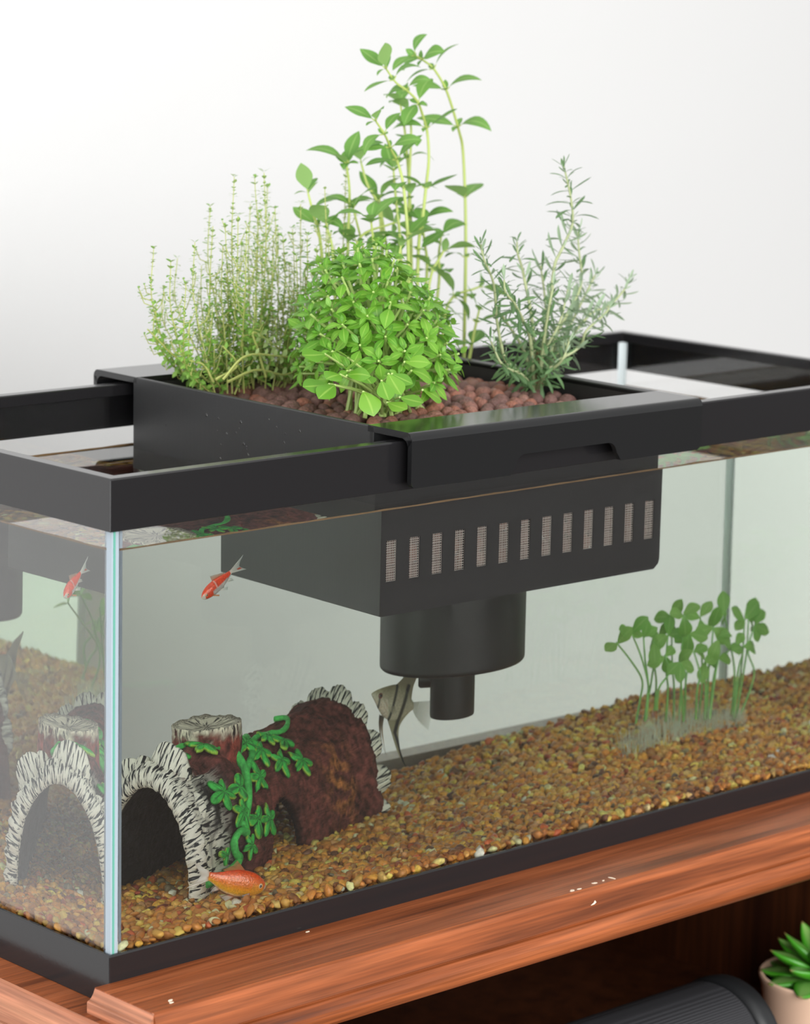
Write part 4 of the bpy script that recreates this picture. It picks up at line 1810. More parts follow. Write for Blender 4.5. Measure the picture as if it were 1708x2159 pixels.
# ------------------------------------------------------------------ plastic plant in the gravel
M_pp = leaf_mat('plastic_leaf', lin('#74b84e'), lin('#a4d070'), lin('#b4da86'), .4, .35)
M_pps = simple('plastic_stem', lin('#86c268'), .4)
M_root = simple('white_root_tuft', lin('#f2f5ea'), .6)
PPL = [leaf_mesh('leaf', .66, M_pp, .12, c, .5, 9, tip=1.7) for c in (.5, 1.0, 1.5, .2)]
wp = empty('plastic_plant', 'green plastic water plant with round leaves and white roots, rear right in the gravel', 'water plant', (.61, .165, .045))
up_ = lambda x, y, Y: under(1240 + x / 4.27, 1240 + y / 4.27, Y - .032)
STEMS = [([(430, 1220), (470, 1000), (488, 830), (390, 660), (255, 490)], .19, [(190, .3, 11), (60, .5, 11)]),
         ([(515, 1200), (535, 980), (540, 850), (480, 620), (390, 395)], .185, [(170, .6, 11), (55, .3, 12), (20, .1, 8)]),
         ([(525, 1180), (545, 900), (515, 650), (500, 430)], .20, [(150, .3, 9), (30, .4, 9), (80, .6, 9)]),
         ([(505, 1190), (560, 900), (600, 650), (640, 420)], .21, [(160, .5, 10), (60, .2, 10), (250, .2, 10)]),
         ([(600, 1100), (615, 850), (600, 700), (590, 480)], .195, [(260, .2, 11), (330, .2, 9)]),
         ([(620, 1100), (640, 900), (730, 760), (690, 600)], .18, [(200, .1, 11), (280, .1, 10), (60, .2, 9)]),
         ([(700, 1200), (720, 900), (700, 700), (720, 420)], .20, [(180, .2, 13), (10, .2, 12), (90, .6, 10)]),
         ([(770, 1210), (775, 900), (760, 700), (750, 260)], .21, [(165, .6, 11), (70, .5, 11), (270, .2, 12)]),
         ([(820, 1200), (840, 850), (850, 500), (860, 240)], .19, [(150, .7, 11), (40, .7, 12), (270, .3, 13)]),
         ([(870, 1190), (880, 850), (900, 700), (910, 400)], .20, [(200, .3, 12), (330, .2, 12), (260, .1, 12)]),
         ([(860, 1200), (840, 880), (830, 740), (830, 660)], .175, [(190, -.2, 11), (340, -.2, 11), (265, -.2, 10)]),
         ([(970, 1180), (985, 900), (1010, 780), (950, 560)], .18, [(190, .1, 11), (330, .3, 12), (20, .1, 11)]),
         ([(990, 1180), (1030, 860), (1020, 500), (1010, 260)], .21, [(160, .6, 11), (40, .6, 11), (270, .2, 10)]),
         ([(1050, 1190), (1060, 900), (1030, 770), (1060, 640)], .185, [(250, -.1, 11), (320, .1, 10)]),
         ([(1070, 1190), (1085, 760), (1110, 560), (1130, 340)], .20, [(190, .1, 12), (300, .1, 13), (100, .5, 11)]),
         ([(1085, 1190), (1130, 820), (1165, 640), (1180, 440)], .195, [(240, .1, 12), (330, .1, 12), (40, .4, 10)]),
         ([(1095, 1180), (1150, 760), (1165, 690), (1175, 620)], .185, [(170, .1, 11), (350, .1, 11)]),
         ([(1290, 1190), (1320, 780), (1280, 500), (1225, 225)], .21, [(95, .8, 12), (200, .1, 11), (300, .1, 10)]),
         ([(1300, 1190), (1370, 800), (1395, 560), (1410, 280)], .215, [(140, .6, 12), (40, .5, 13), (200, .0, 10)]),
         ([(1330, 1195), (1400, 760), (1430, 560), (1445, 270)], .205, [(15, .5, 13), (60, .5, 12), (320, .1, 12)]),
         ([(1310, 1190), (1350, 760), (1390, 600), (1400, 520)], .19, [(170, .1, 12), (10, .1, 12)]),
         ([(1350, 1195), (1455, 930), (1497, 750), (1440, 560), (1500, 330)], .20, [(330, -.2, 11), (60, .4, 9), (280, .1, 9)]),
         ([(1100, 690), (1200, 620), (1270, 560), (1340, 510)], .19, [(60, .4, 9), (300, .2, 9)])]
for path, Y, lv in STEMS:
    pts = smooth_path([up_(x, y, Y + .006 * math.sin(i + Y * 300)) for i, (x, y) in enumerate(path)], 5)
    MB().tube(pts, [.0011 - .0004 * i / len(pts) for i in range(len(pts))], 7).build('stem', M_pps, wp)
    tip = pts[-1]
    T = (pts[-1] - pts[-2]).normalized()
    for a, el, mm_ in lv:
        d = Vector((math.cos(R(a)), rng.uniform(-.5, .25), math.sin(R(a)) * .55 + el * .5)).normalized()
        nrm = Vector((-.45, -.75, .8)) + Vector((rng.uniform(-.3, .3), rng.uniform(-.3, .3), 0))
        put('leaf', rng.choice(PPL), wp, frame(tip - T * rng.uniform(0, .002), d, nrm, mm_ * .00160))
# roots: thin pale spikes
rt = MB()
for k_ in range(800):
    f = k_ / 800
    bx, by = 290 + 1120 * rng.random(), 0
    by = 1290 - (bx - 290) * .085
    Y = .185 + rng.uniform(-.012, .022)
    p = up_(bx, by, Y)
    p.z = float(gz(p.x, p.y)) - .002
    h = rng.uniform(.008, .024) * (1.2 if .15 < (bx - 290) / 1120 < .75 else .8)
    t = p + Vector((rng.gauss(0, .004), rng.gauss(0, .003), h))
    w = Vector((.00035, .0003, 0))
    rt.add([p - w, p + w, p + Vector((-.0003, .00035, 0)), t], [(0, 1, 3), (1, 2, 3), (2, 0, 3)])
rt.build('root_tuft', M_root, wp)['kind'] = 'stuff'
# ------------------------------------------------------------------ herbs in the planter
def plant_leaves(parent, items, m, limit=300, name='leaf'):
    """items: (mesh, matrix, length); the largest become parts, the rest one stuff part"""
    def key(t):
        return -t[2] / (Vector(t[1].translation) - Vector(CAM)).length
    items = sorted(items, key=key)
    for me, M, l in items[:limit]:
        put(name, me, parent, M)
    if items[limit:]:
        stuff_leaves('small_foliage', [(a, b) for a, b, l in items[limit:]], parent, m)


def arc_len(pts):
    d = [0]
    for a, b_ in zip(pts, pts[1:]):
        d.append(d[-1] + (b_ - a).length)
    return d


def along(pts, d, t):
    for i in range(len(d) - 1):
        if d[i + 1] >= t:
            f = (t - d[i]) / max(1e-9, d[i + 1] - d[i])
            return pts[i].lerp(pts[i + 1], f), (pts[i + 1] - pts[i]).normalized()
    return pts[-1], (pts[-1] - pts[-2]).normalized()


def perp(T, a):
    x = Vector((0, 0, 1)).cross(T)
    if x.length < .05:
        x = Vector((1, 0, 0)) - T * T.x
    x.normalize()
    y = T.cross(x)
    return x * math.cos(a) + y * math.sin(a)


# oregano: tall, opposite oval leaves
M_or = leaf_mat('oregano_leaf', lin('#5f8f45'), lin('#7fae55'), lin('#a9c97c'), .55, .38, backc=lin('#8db06c'))
M_ors = simple('oregano_stem', lin('#a9b865'), .5)
ORL = [leaf_mesh('leaf', w, M_or, .22, c, .42, 8, tip=1.35) for w, c in ((.55, .5), (.6, .9), (.5, 1.3), (.62, 1.7), (.58, .1))]
og = empty('oregano_plant', 'tall oregano plant with arching stems, behind the other herbs in the planter', 'herb plant', (.43, .235, .31))
YO = .235
OST = [  # pixel path from low to tip, depth offset, node pixels (index along path in fractions), leaf size mm
    ([(979, 720), (981, 600), (982, 520), (981, 423), (976, 318), (968, 277), (943, 195), (917, 148), (897, 130), (876, 117)], .010, [(.20, 16, 1.2), (.325, 16, .35), (.50, 24, .15), (.725, 25, .1), (.85, 22, .6), (.925, 19, 1.5), (.97, 18, .3), (1.0, 15, 1.2)]),
    ([(878, 720), (880, 600), (884, 502), (891, 461), (898, 397), (904, 338), (901, 280), (891, 242), (879, 212), (856, 189), (835, 174), (815, 146)], .000, [(.15, 16, .4), (.37, 20, .3), (.45, 17, 1.3), (.56, 24, .9), (.745, 22, .2), (.845, 20, 1.3), (.91, 17, .4), (.96, 17, 1.4), (1.0, 19, .3)]),
    ([(860, 720), (861, 540), (863, 382), (867, 283), (864, 240)], .025, [(.35, 18, .7), (.70, 17, .2), (.88, 19, 1.2), (1.0, 17, .4)]),
    ([(868, 720), (861, 540), (858, 470), (850, 388), (838, 341), (826, 318), (812, 285), (793, 256)], -.012, [(.3, 18, .3), (.52, 19, 1.1), (.69, 20, .2), (.80, 18, 1.2), (.87, 17, .3), (.94, 16, 1.3), (1.0, 18, .2)]),
    ([(850, 720), (845, 534), (834, 411), (830, 362)], .014, [(.4, 19, .8), (.62, 18, .2), (.83, 22, .1), (1.0, 19, 1.0)]),
    ([(735, 700), (733, 540), (737, 411), (731, 347)], .022, [(.42, 18, .2), (.62, 20, 1.0), (.80, 22, .2), (1.0, 25, .15), (1.0, 18, 1.4)]),
    ([(812, 640), (803, 470), (774, 388), (762, 345)], .034, [(.4, 18, .6), (.62, 19, .1), (.80, 17, 1.2), (1.0, 19, .3)]),
    ([(700, 680), (677, 522), (660, 449), (650, 408)], .030, [(.35, 18, .3), (.62, 17, 1.2), (.82, 18, .1), (1.0, 19, .6)]),
    ([(870, 700), (866, 470), (856, 300), (845, 224)], .030, [(.35, 18, 1.0), (.60, 20, .2), (.80, 19, 1.2), (.92, 18, .3), (1.0, 18, .1)]),
    ([(790, 700), (790, 560), (783, 470)], -.02, [(.4, 17, .2), (.7, 18, 1.1), (1.0, 21, .5), (1.0, 15, 1.8)]),
    ([(900, 720), (905, 600), (935, 530)], -.005, [(.5, 20, .3), (.8, 19, 1.2), (1.0, 19, .4)]),
    ([(850, 720), (835, 600), (845, 520)], -.03, [(.45, 18, .3), (.75, 20, 1.2), (1.0, 21, .4)]),
    ([(930, 740), (945, 640), (1010, 605)], .006, [(.4, 19, .3), (.7, 17, 1.1), (1.0, 17, .5)]),
    ([(985, 760), (1000, 700), (1010, 655)], -.012, [(.4, 22, .2), (.8, 18, 1.2), (1.0, 15, .5)]),
    ([(770, 700), (750, 580), (760, 500), (830, 470)], .012, [(.4, 20, .3), (.7, 19, 1.1), (1.0, 18, .5)]),
    ([(720, 700), (705, 600), (700, 520), (690, 480)], .01, [(.45, 18, .3), (.75, 19, 1.1), (1.0, 20, .4)]),
    ([(790, 690), (775, 580), (765, 520), (745, 440)], .025, [(.4, 20, .2), (.7, 20, 1.2), (1.0, 20, .3)]),
    ([(905, 700), (925, 600), (925, 540), (930, 500)], .02, [(.4, 20, .2), (.7, 21, 1.2), (1.0, 20, .3)]),
    ([(820, 690), (822, 580), (815, 520), (800, 420)], .03, [(.4, 20, .9), (.7, 20, .2), (1.0, 20, 1.1)]),
    ([(880, 700), (900, 580), (895, 510), (890, 470)], .02, [(.35, 20, .3), (.7, 22, 1.1), (1.0, 22, .2)])]
its = []
for path, dy, nodes in OST:
    pts = []
    for i, (x, y) in enumerate(path):
        Y = YO + dy + .004 * math.sin(i * 1.3 + dy * 300)
        pts.append(at(x, y, Y))
    pts[0].z = min(pts[0].z, .316)
    pts = smooth_path(pts, 5)
    k = len(pts)
    MB().tube(pts, [.0014 - .0007 * i / k for i in range(k)], 7).build('stem', M_ors, og)
    d = arc_len(pts)
    for t, mm_, a0 in nodes:
        p, T = along(pts, d, t * d[-1])
        el = .45 if t < .99 else .9
        for q in (0, 1):
            a = a0 + math.pi * q + rng.uniform(-.2, .2)
            l = mm_ * rng.uniform(.95, 1.2) * .0011
            P = perp(T, a)
            dr_ = (P * math.cos(el) + T * math.sin(el) + Vector((0, 0, .12))).normalized()
            st_p = p + dr_ * .0035
            MB().tube([p, st_p], .0005, 5).build('leaf_stalk', M_ors, og)
            its.append((rng.choice(ORL), frame(st_p, dr_, T + Vector((0, 0, .35)), l), l))
        if t > .3:                                              # the small pair in the axil
            for q in (0, 1):
                a = a0 + math.pi / 2 + math.pi * q
                P = perp(T, a)
                l = mm_ * .001 * (.42 if t < .99 else .6)
                dr_ = (P * .7 + T * .8).normalized()
                its.append((rng.choice(ORL[:3]), frame(p, dr_, T - P * .2, l), l))
plant_leaves(og, its, M_or)

# thyme: a thicket of thin upright stems with tiny leaves
M_th = leaf_mat('thyme_leaf', lin('#5f9236'), lin('#92bd52'), lin('#c6d691'), .55, .32, backc=lin('#a3b878'))
M_ths = simple('thyme_stem', lin('#a4ab60'), .55)
THL = [leaf_mesh('leaf', w, M_th, .15, c, .5, 4, ny=1) for w, c in ((.52, .2), (.6, .7), (.46, 1.0))]
tp_ = empty('thyme_plant', 'wispy thyme plant of thin upright stems with tiny leaves, left in the planter', 'herb plant', (.30, .24, .312))
TIPS = [(324, 525, 420, 780), (360, 553, 440, 790), (374, 545, 445, 790), (411, 511, 455, 795), (443, 435, 480, 795), (449, 477, 470, 790), (494, 373, 505, 790), (537, 376, 530, 800), (557, 364, 545, 795), (564, 396, 560, 790), (502, 455, 500, 790),
        (586, 486, 570, 790), (617, 483, 590, 790), (634, 430, 600, 785), (685, 400, 640, 770), (730, 362, 700, 770), (648, 497, 610, 785), (597, 500, 575, 785), (425, 560, 460, 795), (470, 520, 480, 795), (520, 480, 515, 795), (545, 450, 535, 790),
        (392, 600, 450, 795), (510, 520, 500, 795), (575, 540, 560, 790), (625, 540, 600, 785), (660, 560, 630, 775), (690, 470, 660, 765), (705, 520, 670, 765), (345, 610, 430, 790), (480, 600, 490, 800), (540, 590, 535, 800), (600, 600, 580, 790),
        (440, 650, 465, 800), (560, 640, 550, 795), (620, 650, 600, 785), (400, 690, 450, 795), (500, 660, 505, 800), (330, 640, 425, 785), (650, 640, 620, 780), (475, 480, 490, 795), (528, 430, 525, 795), (610, 560, 585, 785), (555, 500, 550, 790),
        *[(420 + 11 * q_ + 17 * (q_ % 3), 610 + (q_ * 37) % 140, 455 + 8 * q_, 800 - (q_ > 12) * 10) for q_ in range(24)],
        (668, 520, 640, 770), (455, 590, 470, 800), (580, 440, 560, 790)]
its = []
for k_, (tx, ty, bx, by) in enumerate(TIPS):
    Yb = .232 + .05 * rng.random()
    Yt = Yb + rng.uniform(-.03, .022)
    b0, t0 = at(bx, by, Yb), at(tx, ty, Yt)
    b0.z = min(b0.z, .316)
    mid1 = b0.lerp(t0, .3) + Vector((rng.gauss(0, .0022), rng.gauss(0, .002), 0)) + (b0 - t0) * 0
    mid1 = Vector((mid1.x + (t0.x - b0.x) * .28, mid1.y, mid1.z - .002))
    mid2 = Vector((t0.x + rng.gauss(0, .0015), t0.y, b0.z + (t0.z - b0.z) * .66))
    pts = smooth_path([b0, mid1, mid2, t0], 7)
    MB().tube(pts, [.00062 - .00032 * i / len(pts) for i in range(len(pts))], 5).build('stem', M_ths, tp_)
    d = arc_len(pts)
    n_nodes = int(d[-1] / .0049)
    a0 = rng.random() * 3
    for i in range(n_nodes + 1):
        t = d[-1] * (.10 + .90 * i / n_nodes)
        p, T = along(pts, d, t)
        a0 += math.pi / 2 + rng.uniform(-.25, .25)
        tf = i / n_nodes
        for q in (0, 1):
            P = perp(T, a0 + math.pi * q)
            l = (.0066 - .0016 * tf) * rng.uniform(.7, 1.2)
            el = .3 if tf < .95 else .75
            its.append((THL[rng.randrange(3)], frame(p, P * math.cos(el) + T * math.sin(el), T, l), l))
        if rng.random() < .8:
            for q in range(2):
                P = perp(T, a0 + math.pi * q + .5)
                l = .0042 * rng.uniform(.6, 1.1)
                its.append((THL[rng.randrange(3)], frame(p + T * .001, P * .8 + T * .7, T, l), l))
        if tf < .75 and rng.random() < .62:                       # short side shoots
            P = perp(T, rng.random() * 6.28)
            s1 = p + P * .006 + T * .003
            s2 = s1 + P * .003 + Vector((0, 0, .007))
            MB().tube([p, s1, s2], .00035, 4).build('twig', M_ths, tp_)
            for w in (.4, .7, 1.0):
                for q in (0, 1):
                    c = s1.lerp(s2, w)
                    PP = perp(Vector((0, 0, 1)), q * math.pi + w * 4)
                    l = .004 * rng.uniform(.7, 1.1)
                    its.append((THL[rng.randrange(3)], frame(c, PP + Vector((0, 0, .45)), (0, 0, 1), l), l))
# low sprawling shoots
for path, Y in (([(440, 805), (415, 784), (361, 745), (331, 714), (311, 694)], .245), ([(470, 800), (520, 750), (600, 752), (700, 757)], .205), ([(480, 805), (540, 780), (600, 790), (640, 770)], .215), ([(455, 800), (500, 770), (470, 730)], .21),
                ([(560, 795), (545, 740), (535, 700), (590, 735)], .215), ([(450, 805), (430, 770), (400, 760)], .22)):
    pts = smooth_path([at(x, y, Y) for x, y in path], 6)
    MB().tube(pts, [.0010 - .0005 * i / len(pts) for i in range(len(pts))], 5).build('stem', M_ths, tp_)
    d = arc_len(pts)
    for i in range(int(d[-1] / .005)):
        p, T = along(pts, d, d[-1] * (.2 + .8 * i / int(d[-1] / .005)))
        for q in (0, 1):
            P = perp(T, 1.57 * (i % 2) + math.pi * q + .4)
            l = .0058 * rng.uniform(.7, 1.2)
            its.append((THL[rng.randrange(3)], frame(p, P + T * .4, T + Vector((0, 0, .6)), l), l))
plant_leaves(tp_, its, M_th)

# basil: dense dome of rosettes
M_ba = leaf_mat('basil_leaf', lin('#4d8a26'), lin('#86b843'), lin('#a6cb60'), .4, .3, backc=lin('#8ab256'))
M_bas = simple('basil_stem', lin('#a8c070'), .45)
BAL = [leaf_mesh('leaf', w, M_ba, .18, c, .45, 7, tip=1.1) for w, c in ((.52, .4), (.6, .8), (.48, 1.1), (.66, .3), (.55, -.3))]
BIG = [leaf_mesh('leaf', w, M_ba, .12, c, .5, 9, tip=1.5) for w, c in ((.8, .4), (.86, .8), (.78, -.2))]
bs_ = empty('basil_plant', 'dense bright green bush basil dome at the front of the planter', 'herb plant', (.315, .105, .312))
its = []
BC = Vector((.3250, .1250, .3170))
RX, RZ = .0565, .1010
tips = []
n_t = 104
for i in range(n_t):
    f = (i + .5) / n_t
    el = math.asin(min(1, .02 + .98 * f))
    az = i * 2.39996
    r = rng.uniform(.9, 1.04)
    tips.append((BC + Vector((RX * r * math.cos(el) * math.cos(az), RX * r * math.cos(el) * math.sin(az), .010 + RZ * r * (.10 + .90 * math.sin(el)))), az, el))
for i in range(34):                                             # inner layer
    az, el = rng.random() * 6.28, rng.uniform(.2, 1.3)
    r = rng.uniform(.55, .8)
    tips.append((BC + Vector((RX * r * math.cos(el) * math.cos(az), RX * r * math.cos(el) * math.sin(az), .010 + RZ * r * (.10 + .90 * math.sin(el)))), az, el))
for tip, az, el in tips:
    # the dome leans a little to the left at the top
    tip = tip + Vector((-.010, .006, 0)) * ((tip.z - .317) / .09)
    root = BC + Vector((rng.gauss(0, .011), rng.gauss(0, .009), -.003))
    q1 = root.lerp(tip, .45) + Vector((0, 0, .012 * math.cos(el))) - Vector((math.cos(az), math.sin(az), 0)) * .006
    pts = smooth_path([root, q1, tip], 4)
    k = len(pts)
    MB().tube(pts, [.0016 - .0009 * i / k for i in range(k)], 6).build('stem', M_bas, bs_)
    T = ((pts[-1] - pts[-2]).normalized() + Vector((0, 0, .5))).normalized()
    a0 = rng.random() * 6.28
    for ringi, (cnt, l0, elv, up_off) in enumerate(((2, .0150, -.05, -.0045), (2, .0135, .15, -.002), (2, .0105, .45, 0), (2, .007, .8, .001), (2, .0045, 1.1, .0015))):
        for q in range(cnt):
            a = a0 + math.pi * q + ringi * 1.45
            P = perp(T, a)
            l = l0 * rng.uniform(.75, 1.2)
            dr_ = P * math.cos(elv) + T * math.sin(elv)
            its.append((rng.choice(BAL), frame(tip + T * up_off + P * .0012, dr_, T, l), l))
# the broad lower leaves in front, with their own stalks
for (px, py), Y, mm_, (dx, dy_, dz) in (((705, 790), .070, 17, (-.8, -.3, .1)), ((665, 815), .085, 20, (-.9, .2, -.1)), ((690, 822), .075, 18, (-.8, -.2, -.2)), ((745, 770), .072, 17, (-.1, -.6, .35)), ((755, 785), .070, 16, (.3, -.5, .2)),
                                        ((832, 812), .058, 18, (.0, -.5, -.55)), ((848, 800), .06, 15, (.4, -.4, -.3)), ((780, 845), .056, 19, (-.1, -.6, -.35)), ((812, 825), .055, 16, (-.1, -.4, -.5)), ((838, 858), .052, 16, (.2, -.7, -.2)),
                                        ((868, 845), .058, 16, (.5, -.5, -.2)), ((895, 785), .065, 18, (.6, -.3, -.1)), ((880, 760), .066, 17, (.4, -.5, .1)), ((915, 830), .07, 18, (.7, -.2, -.25)), ((930, 815), .085, 16, (.9, 0, -.2)),
                                        ((725, 750), .08, 18, (-.7, -.4, .2)), ((660, 750), .10, 19, (-.9, .1, -.05)), ((775, 800), .065, 15, (-.2, -.6, -.3)), ((960, 790), .11, 16, (.9, .2, -.3))):
    p = at(px, py, Y)
    dr_ = Vector((dx, dy_, dz)).normalized()
    l = mm_ * .001
    base_ = p - dr_ * l * .5
    root = BC + Vector((rng.gauss(0, .010), rng.gauss(-.006, .006), -.004))
    pts = smooth_path([root, root.lerp(base_, .5) + Vector((0, 0, .004)), base_], 4)
    MB().tube(pts, [.0013, .0012, .0011, .001, .0009, .0008, .0008, .0008, .0008][:len(pts)], 6).build('stem', M_bas, bs_)
    its.append((rng.choice(BIG), frame(base_, dr_, Vector((-.3, -.55, .9)), l), l * 1.3))
plant_leaves(bs_, its, M_ba)

# rosemary: woody stems with needles
M_ro = leaf_mat('rosemary_needle', lin('#456440'), lin('#668856'), lin('#8aa878'), .5, .2, backc=lin('#a9bfa0'))
M_ros = simple('rosemary_stem', lin('#a3ac80'), .6)
M_row = simple('rosemary_wood', lin('#8a6a50'), .7)
ROL = [leaf_mesh('needle', w, M_ro, -.25, c, .5, 6, tip=3.0, ny=1) for w, c in ((.17, .3), (.16, .7), (.175, 1.1), (.16, -.3))]
rp = empty('rosemary_plant', 'rosemary plant with narrow grey green needles, right in the planter', 'herb plant', (.462, .125, .312))
YR = .125
RST = [([(1131, 806), (1145, 740), (1158, 650), (1169, 562), (1182, 531), (1203, 485), (1208, 459), (1204, 420), (1195, 376), (1189, 352)], .0, 1.0),
       ([(1135, 800), (1145, 730), (1157, 650), (1167, 603)], -.02, .8),
       ([(1128, 800), (1084, 776), (1064, 755), (1048, 678), (1044, 625), (1038, 588), (1020, 546), (1014, 515)], -.012, .8),
       ([(1128, 795), (1118, 716), (1102, 673), (1084, 639), (1066, 616), (1063, 590)], -.03, .85),
       ([(1131, 795), (1122, 680), (1108, 600), (1100, 562), (1092, 536), (1090, 510)], .018, .85),
       ([(1140, 790), (1159, 768), (1200, 715), (1246, 662), (1285, 644), (1316, 611), (1327, 588)], .008, .8),
       ([(1140, 800), (1161, 773), (1221, 732), (1236, 698), (1275, 662), (1290, 640)], -.02, .8),
       ([(1140, 790), (1170, 715), (1205, 645), (1223, 608), (1226, 575), (1221, 531), (1218, 490)], .022, .9),
       ([(1131, 800), (1150, 740), (1180, 680), (1200, 600)], -.012, .9),
       ([(1128, 800), (1100, 790), (1060, 770), (1035, 720)], -.018, .8),
       ([(1131, 805), (1150, 790), (1185, 760), (1200, 720)], -.035, .8),
       ([(1128, 800), (1105, 740), (1075, 690), (1055, 660)], .01, .85),
       ([(1131, 800), (1150, 720), (1150, 640), (1140, 560)], .03, .9),
       ([(1131, 800), (1170, 740), (1200, 690), (1240, 610), (1255, 580)], .03, .85)]
its = []
for path, dy, ls in RST:
    pts = []
    for i, (x, y) in enumerate(path):
        f = i / (len(path) - 1)
        pts.append(at(x, y, YR + dy * min(1, f * 1.6)))
    pts[0].z = min(pts[0].z, .316)
    pts = smooth_path(pts, 5)
    k = len(pts)
    MB().tube(pts, [.0014 - .0008 * i / k for i in range(k)], 7).build('stem', M_ros, rp)
    d = arc_len(pts)
    n_nodes = max(6, int(d[-1] / .0047))
    a0 = rng.random() * 3
    for i in range(n_nodes + 1):
        tf = i / n_nodes
        if tf < .10:
            continue
        p, T = along(pts, d, d[-1] * tf)
        a0 += math.pi / 2 + rng.uniform(-.3, .3)
        el = (.25 + .35 * tf) if tf < .93 else 1.05
        for q in (0, 1):
            P = perp(T, a0 + math.pi * q)
            l = .0190 * ls * rng.uniform(.75, 1.2) * (1 - .35 * max(0, tf - .8) * 5 * .8)
            dr_ = P * math.cos(el) + T * math.sin(el)
            its.append((rng.choice(ROL), frame(p, dr_, T + Vector((0, 0, .3)), l), l))
        if rng.random() < .6 or tf > .9:
            for q in (0, 1):
                P = perp(T, a0 + math.pi * q + .8)
                l = .008 * rng.uniform(.7, 1.2)
                its.append((rng.choice(ROL), frame(p, P * .6 + T * .8, T, l), l))
MB().tube(smooth_path([at(1131, 815, YR), at(1136, 790, YR), at(1133, 765, YR), at(1140, 735, YR + .002)], 4), [.0042, .004, .0037, .0035, .0034, .0032, .003, .0029, .0028, .0027, .0026, .0026, .0025], 8).build('trunk', M_row, rp)
plant_leaves(rp, its, M_ro, name='needle')

# ------------------------------------------------------------------ things on the open shelf
sp = empty('speaker', 'black cylindrical speaker with a woven cover, lying on the shelf beside the peach pot', 'speaker', (.42, -.0025, -.2105))
M_fab, nt, b = new_mat('black_woven_cover')
setp(b, Base_Color=(.026, .026, .030, 1), Roughness=.7)
tc = node(nt, 'ShaderNodeTexCoord')
wv = node(nt, 'ShaderNodeTexWave', wave_type='BANDS', bands_direction='X')
wv.inputs['Scale'].default_value = 320
wv2 = node(nt, 'ShaderNodeTexWave', wave_type='BANDS', bands_direction='Z')
wv2.inputs['Scale'].default_value = 260
nt.links.new(tc.outputs['Object'], wv.inputs['Vector'])
nt.links.new(tc.outputs['Object'], wv2.inputs['Vector'])
ad = node(nt, 'ShaderNodeMath', operation='ADD')
nt.links.new(wv.outputs['Fac'], ad.inputs[0])
nt.links.new(wv2.outputs['Fac'], ad.inputs[1])
bp = node(nt, 'ShaderNodeBump')
bp.inputs['Strength'].default_value = .6
bp.inputs['Distance'].default_value = .0008
nt.links.new(ad.outputs[0], bp.inputs['Height'])
nt.links.new(bp.outputs[0], b.inputs['Normal'])
M_rub = simple('black_rubber_cap', (.010, .011, .012), .45)
SX, SY, SZ, SR = .575, -.0025, -.1605, .050


def lathe_x(prof, name, m):
    V, F = [], []
    n = 48
    for x, r in prof:
        for j in range(n):
            a = 2 * math.pi * j / n
            V.append((x, SY + r * math.cos(a), SZ + r * math.sin(a)))
    for i in range(len(prof) - 1):
        for j in range(n):
            F.append((i * n + j, i * n + (j + 1) % n, (i + 1) * n + (j + 1) % n, (i + 1) * n + j))
    F.append(tuple(range(n))[::-1])
    F.append(tuple((len(prof) - 1) * n + j for j in range(n)))
    return obj_arr(name, V, F, None, m, sp)


lathe_x([(SX - .33, .036), (SX - .328, SR), (SX - .300, SR), (SX - .299, .046)], 'end_cap', M_rub)
lathe_x([(SX - .299, .046), (SX - .297, SR - .001), (SX - .026, SR - .001), (SX - .022, SR - .003), (SX - .021, .044)], 'fabric_cover', M_fab)
lathe_x([(SX - .021, .044), (SX - .020, SR - .001), (SX - .014, SR + .0005), (SX - .004, SR - .0005), (SX, SR - .006), (SX + .0005, .040), (SX - .006, .038), (SX - .006, .001)], 'end_cap', M_rub)

pot_c = Vector((.720, .03, -.2105))
sc2 = empty('potted_succulent', 'small succulent with striped pointed leaves in a peach pot on the shelf', 'potted plant', pot_c)
M_pot = simple('peach_pot', lin('#fbd3b6'), .5, .4)
M_soil = simple('dark_soil', (.012, .012, .011), .9)
PR = .052
MB().lathe([(PR * .80, 0), (PR * .86, .0012), (PR * .97, .052), (PR, .055), (PR, .0575), (PR - .001, .0585), (PR - .0028, .0582), (PR - .004, .056), (PR - .005, .046), (0.001, .046)], pot_c, 64, True, False).build('pot', M_pot, sc2)
so = MB()
V = []
nS = 24
so.lathe([(.001, .053), (.014, .0535), (.032, .0522), (PR - .0045, .0505)], pot_c, 40, False, False)
so.build('soil', M_soil, sc2)
M_su, nt, b = new_mat('succulent_leaf')
at_ = node(nt, 'ShaderNodeAttribute', attribute_name='Col')
nt.links.new(at_.outputs['Color'], b.inputs['Base Color'])
b.inputs['Roughness'].default_value = .3
b.inputs['Subsurface Weight'].default_value = 0


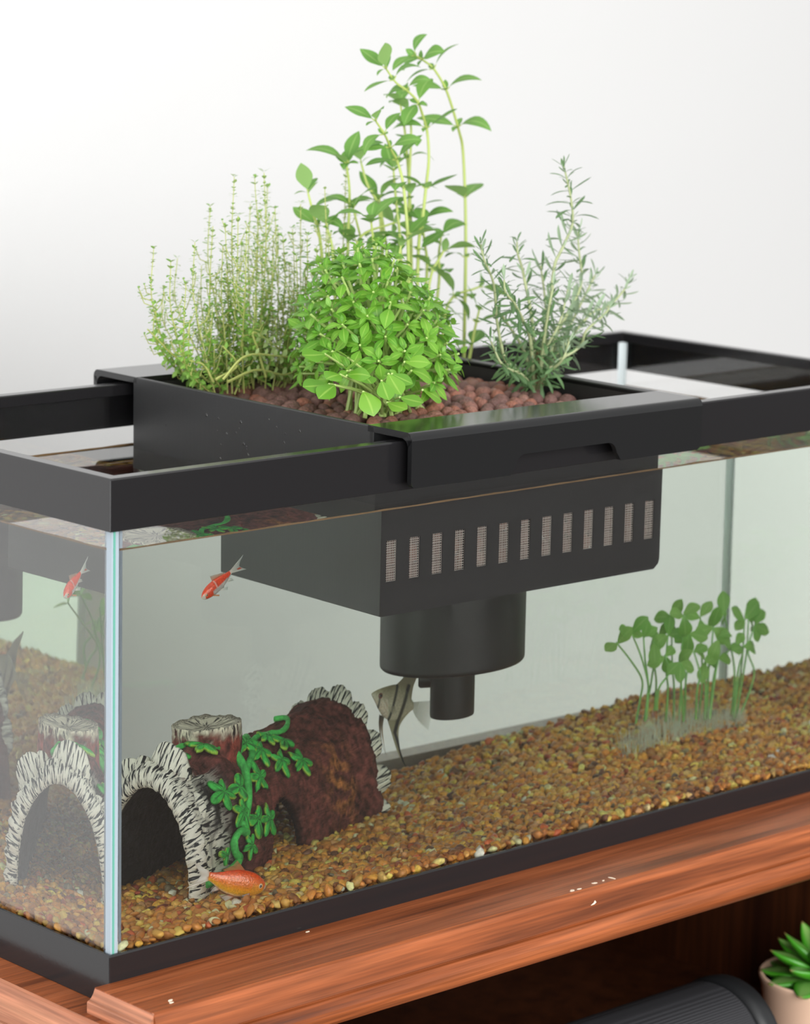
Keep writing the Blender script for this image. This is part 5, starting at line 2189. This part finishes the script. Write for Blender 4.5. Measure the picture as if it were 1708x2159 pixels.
def succ_leaf(az, el, l, wd, z0, r0, seed):
    """thick pointed blade with a pale middle and a curled dry tip"""
    V, C, F = [], [], []
    n, k = 14, 10
    out = Vector((math.cos(az), math.sin(az), 0))
    side = Vector((-math.sin(az), math.cos(az), 0))
    p = pot_c + out * r0 + Vector((0, 0, z0))
    e = el
    for i in range(n + 1):
        t = i / n
        w = wd * ((.55 + .45 * math.sin(min(1, t / .45) * math.pi / 2)) if t < .45 else max(.03, (1 - ((t - .45) / .55) ** 1.7)))
        dirv = out * math.cos(e) + Vector((0, 0, 1)) * math.sin(e)
        nrm = -out * math.sin(e) + Vector((0, 0, 1)) * math.cos(e)
        for j in range(k):
            a = 2 * math.pi * j / k
            x, y = math.cos(a), math.sin(a)
            V.append(p + side * (w * x) + nrm * (w * (.5 if y < 0 else .18) * y + .14 * w * x * x))
            g = np.array(lin('#3f8f1f')[:3])
            pale = np.array(lin('#b9cf8a')[:3])
            f = max(0, 1 - abs(x) * 1.5) * (.75 if y > -.2 else .15) * (.4 + .6 * t)
            c = g * (1 - f) + pale * f
            if y < 0:
                c = c * .8 + np.array(lin('#4da01f')[:3]) * .2
            if t > .93:
                c = np.array(lin('#9a6a4a')[:3])
            C.append(c)
        p = p + dirv * (l / n)
        e += (.05 if t > .6 else -.045)
    for i in range(n):
        for j in range(k):
            F.append((i * k + j, i * k + (j + 1) % k, (i + 1) * k + (j + 1) % k, (i + 1) * k + j))
    F.append(tuple(range(k)))
    F.append(tuple(n * k + j for j in range(k)))
    return obj_arr('leaf', V, F, C, M_su, sc2)


for q, (a, el, l, w, z0, r0) in enumerate([(200, .12, .046, .0088, .048, .010), (232, .35, .040, .008, .048, .008), (165, .30, .042, .008, .048, .008), (262, .2, .036, .008, .047, .010), (295, .3, .036, .008, .047, .010), (330, .3, .036, .008, .047, .01),
                                            (15, .35, .036, .008, .047, .01), (60, .35, .036, .008, .048, .01), (100, .3, .036, .008, .048, .01), (135, .4, .038, .008, .048, .009),
                                            (185, .62, .044, .0082, .051, .005), (218, .75, .043, .008, .051, .005), (150, .75, .044, .008, .052, .005), (250, .7, .040, .008, .051, .005), (285, .75, .038, .0075, .051, .005), (325, .75, .038, .0075, .051, .005),
                                            (10, .8, .038, .0075, .051, .005), (55, .8, .038, .0075, .051, .005), (105, .8, .04, .0075, .051, .005),
                                            (205, 1.0, .042, .0072, .054, .003), (260, 1.05, .040, .007, .054, .003), (315, 1.1, .038, .007, .054, .003), (20, 1.1, .038, .007, .054, .003), (80, 1.1, .04, .007, .054, .003), (140, 1.05, .042, .007, .054, .003),
                                            (230, 1.3, .038, .006, .056, .001), (50, 1.3, .036, .006, .056, .001)]):
    succ_leaf(R(a), max(el, .34), l * 1.08, w * 1.6, z0 + .005, r0 * 1.3, q)
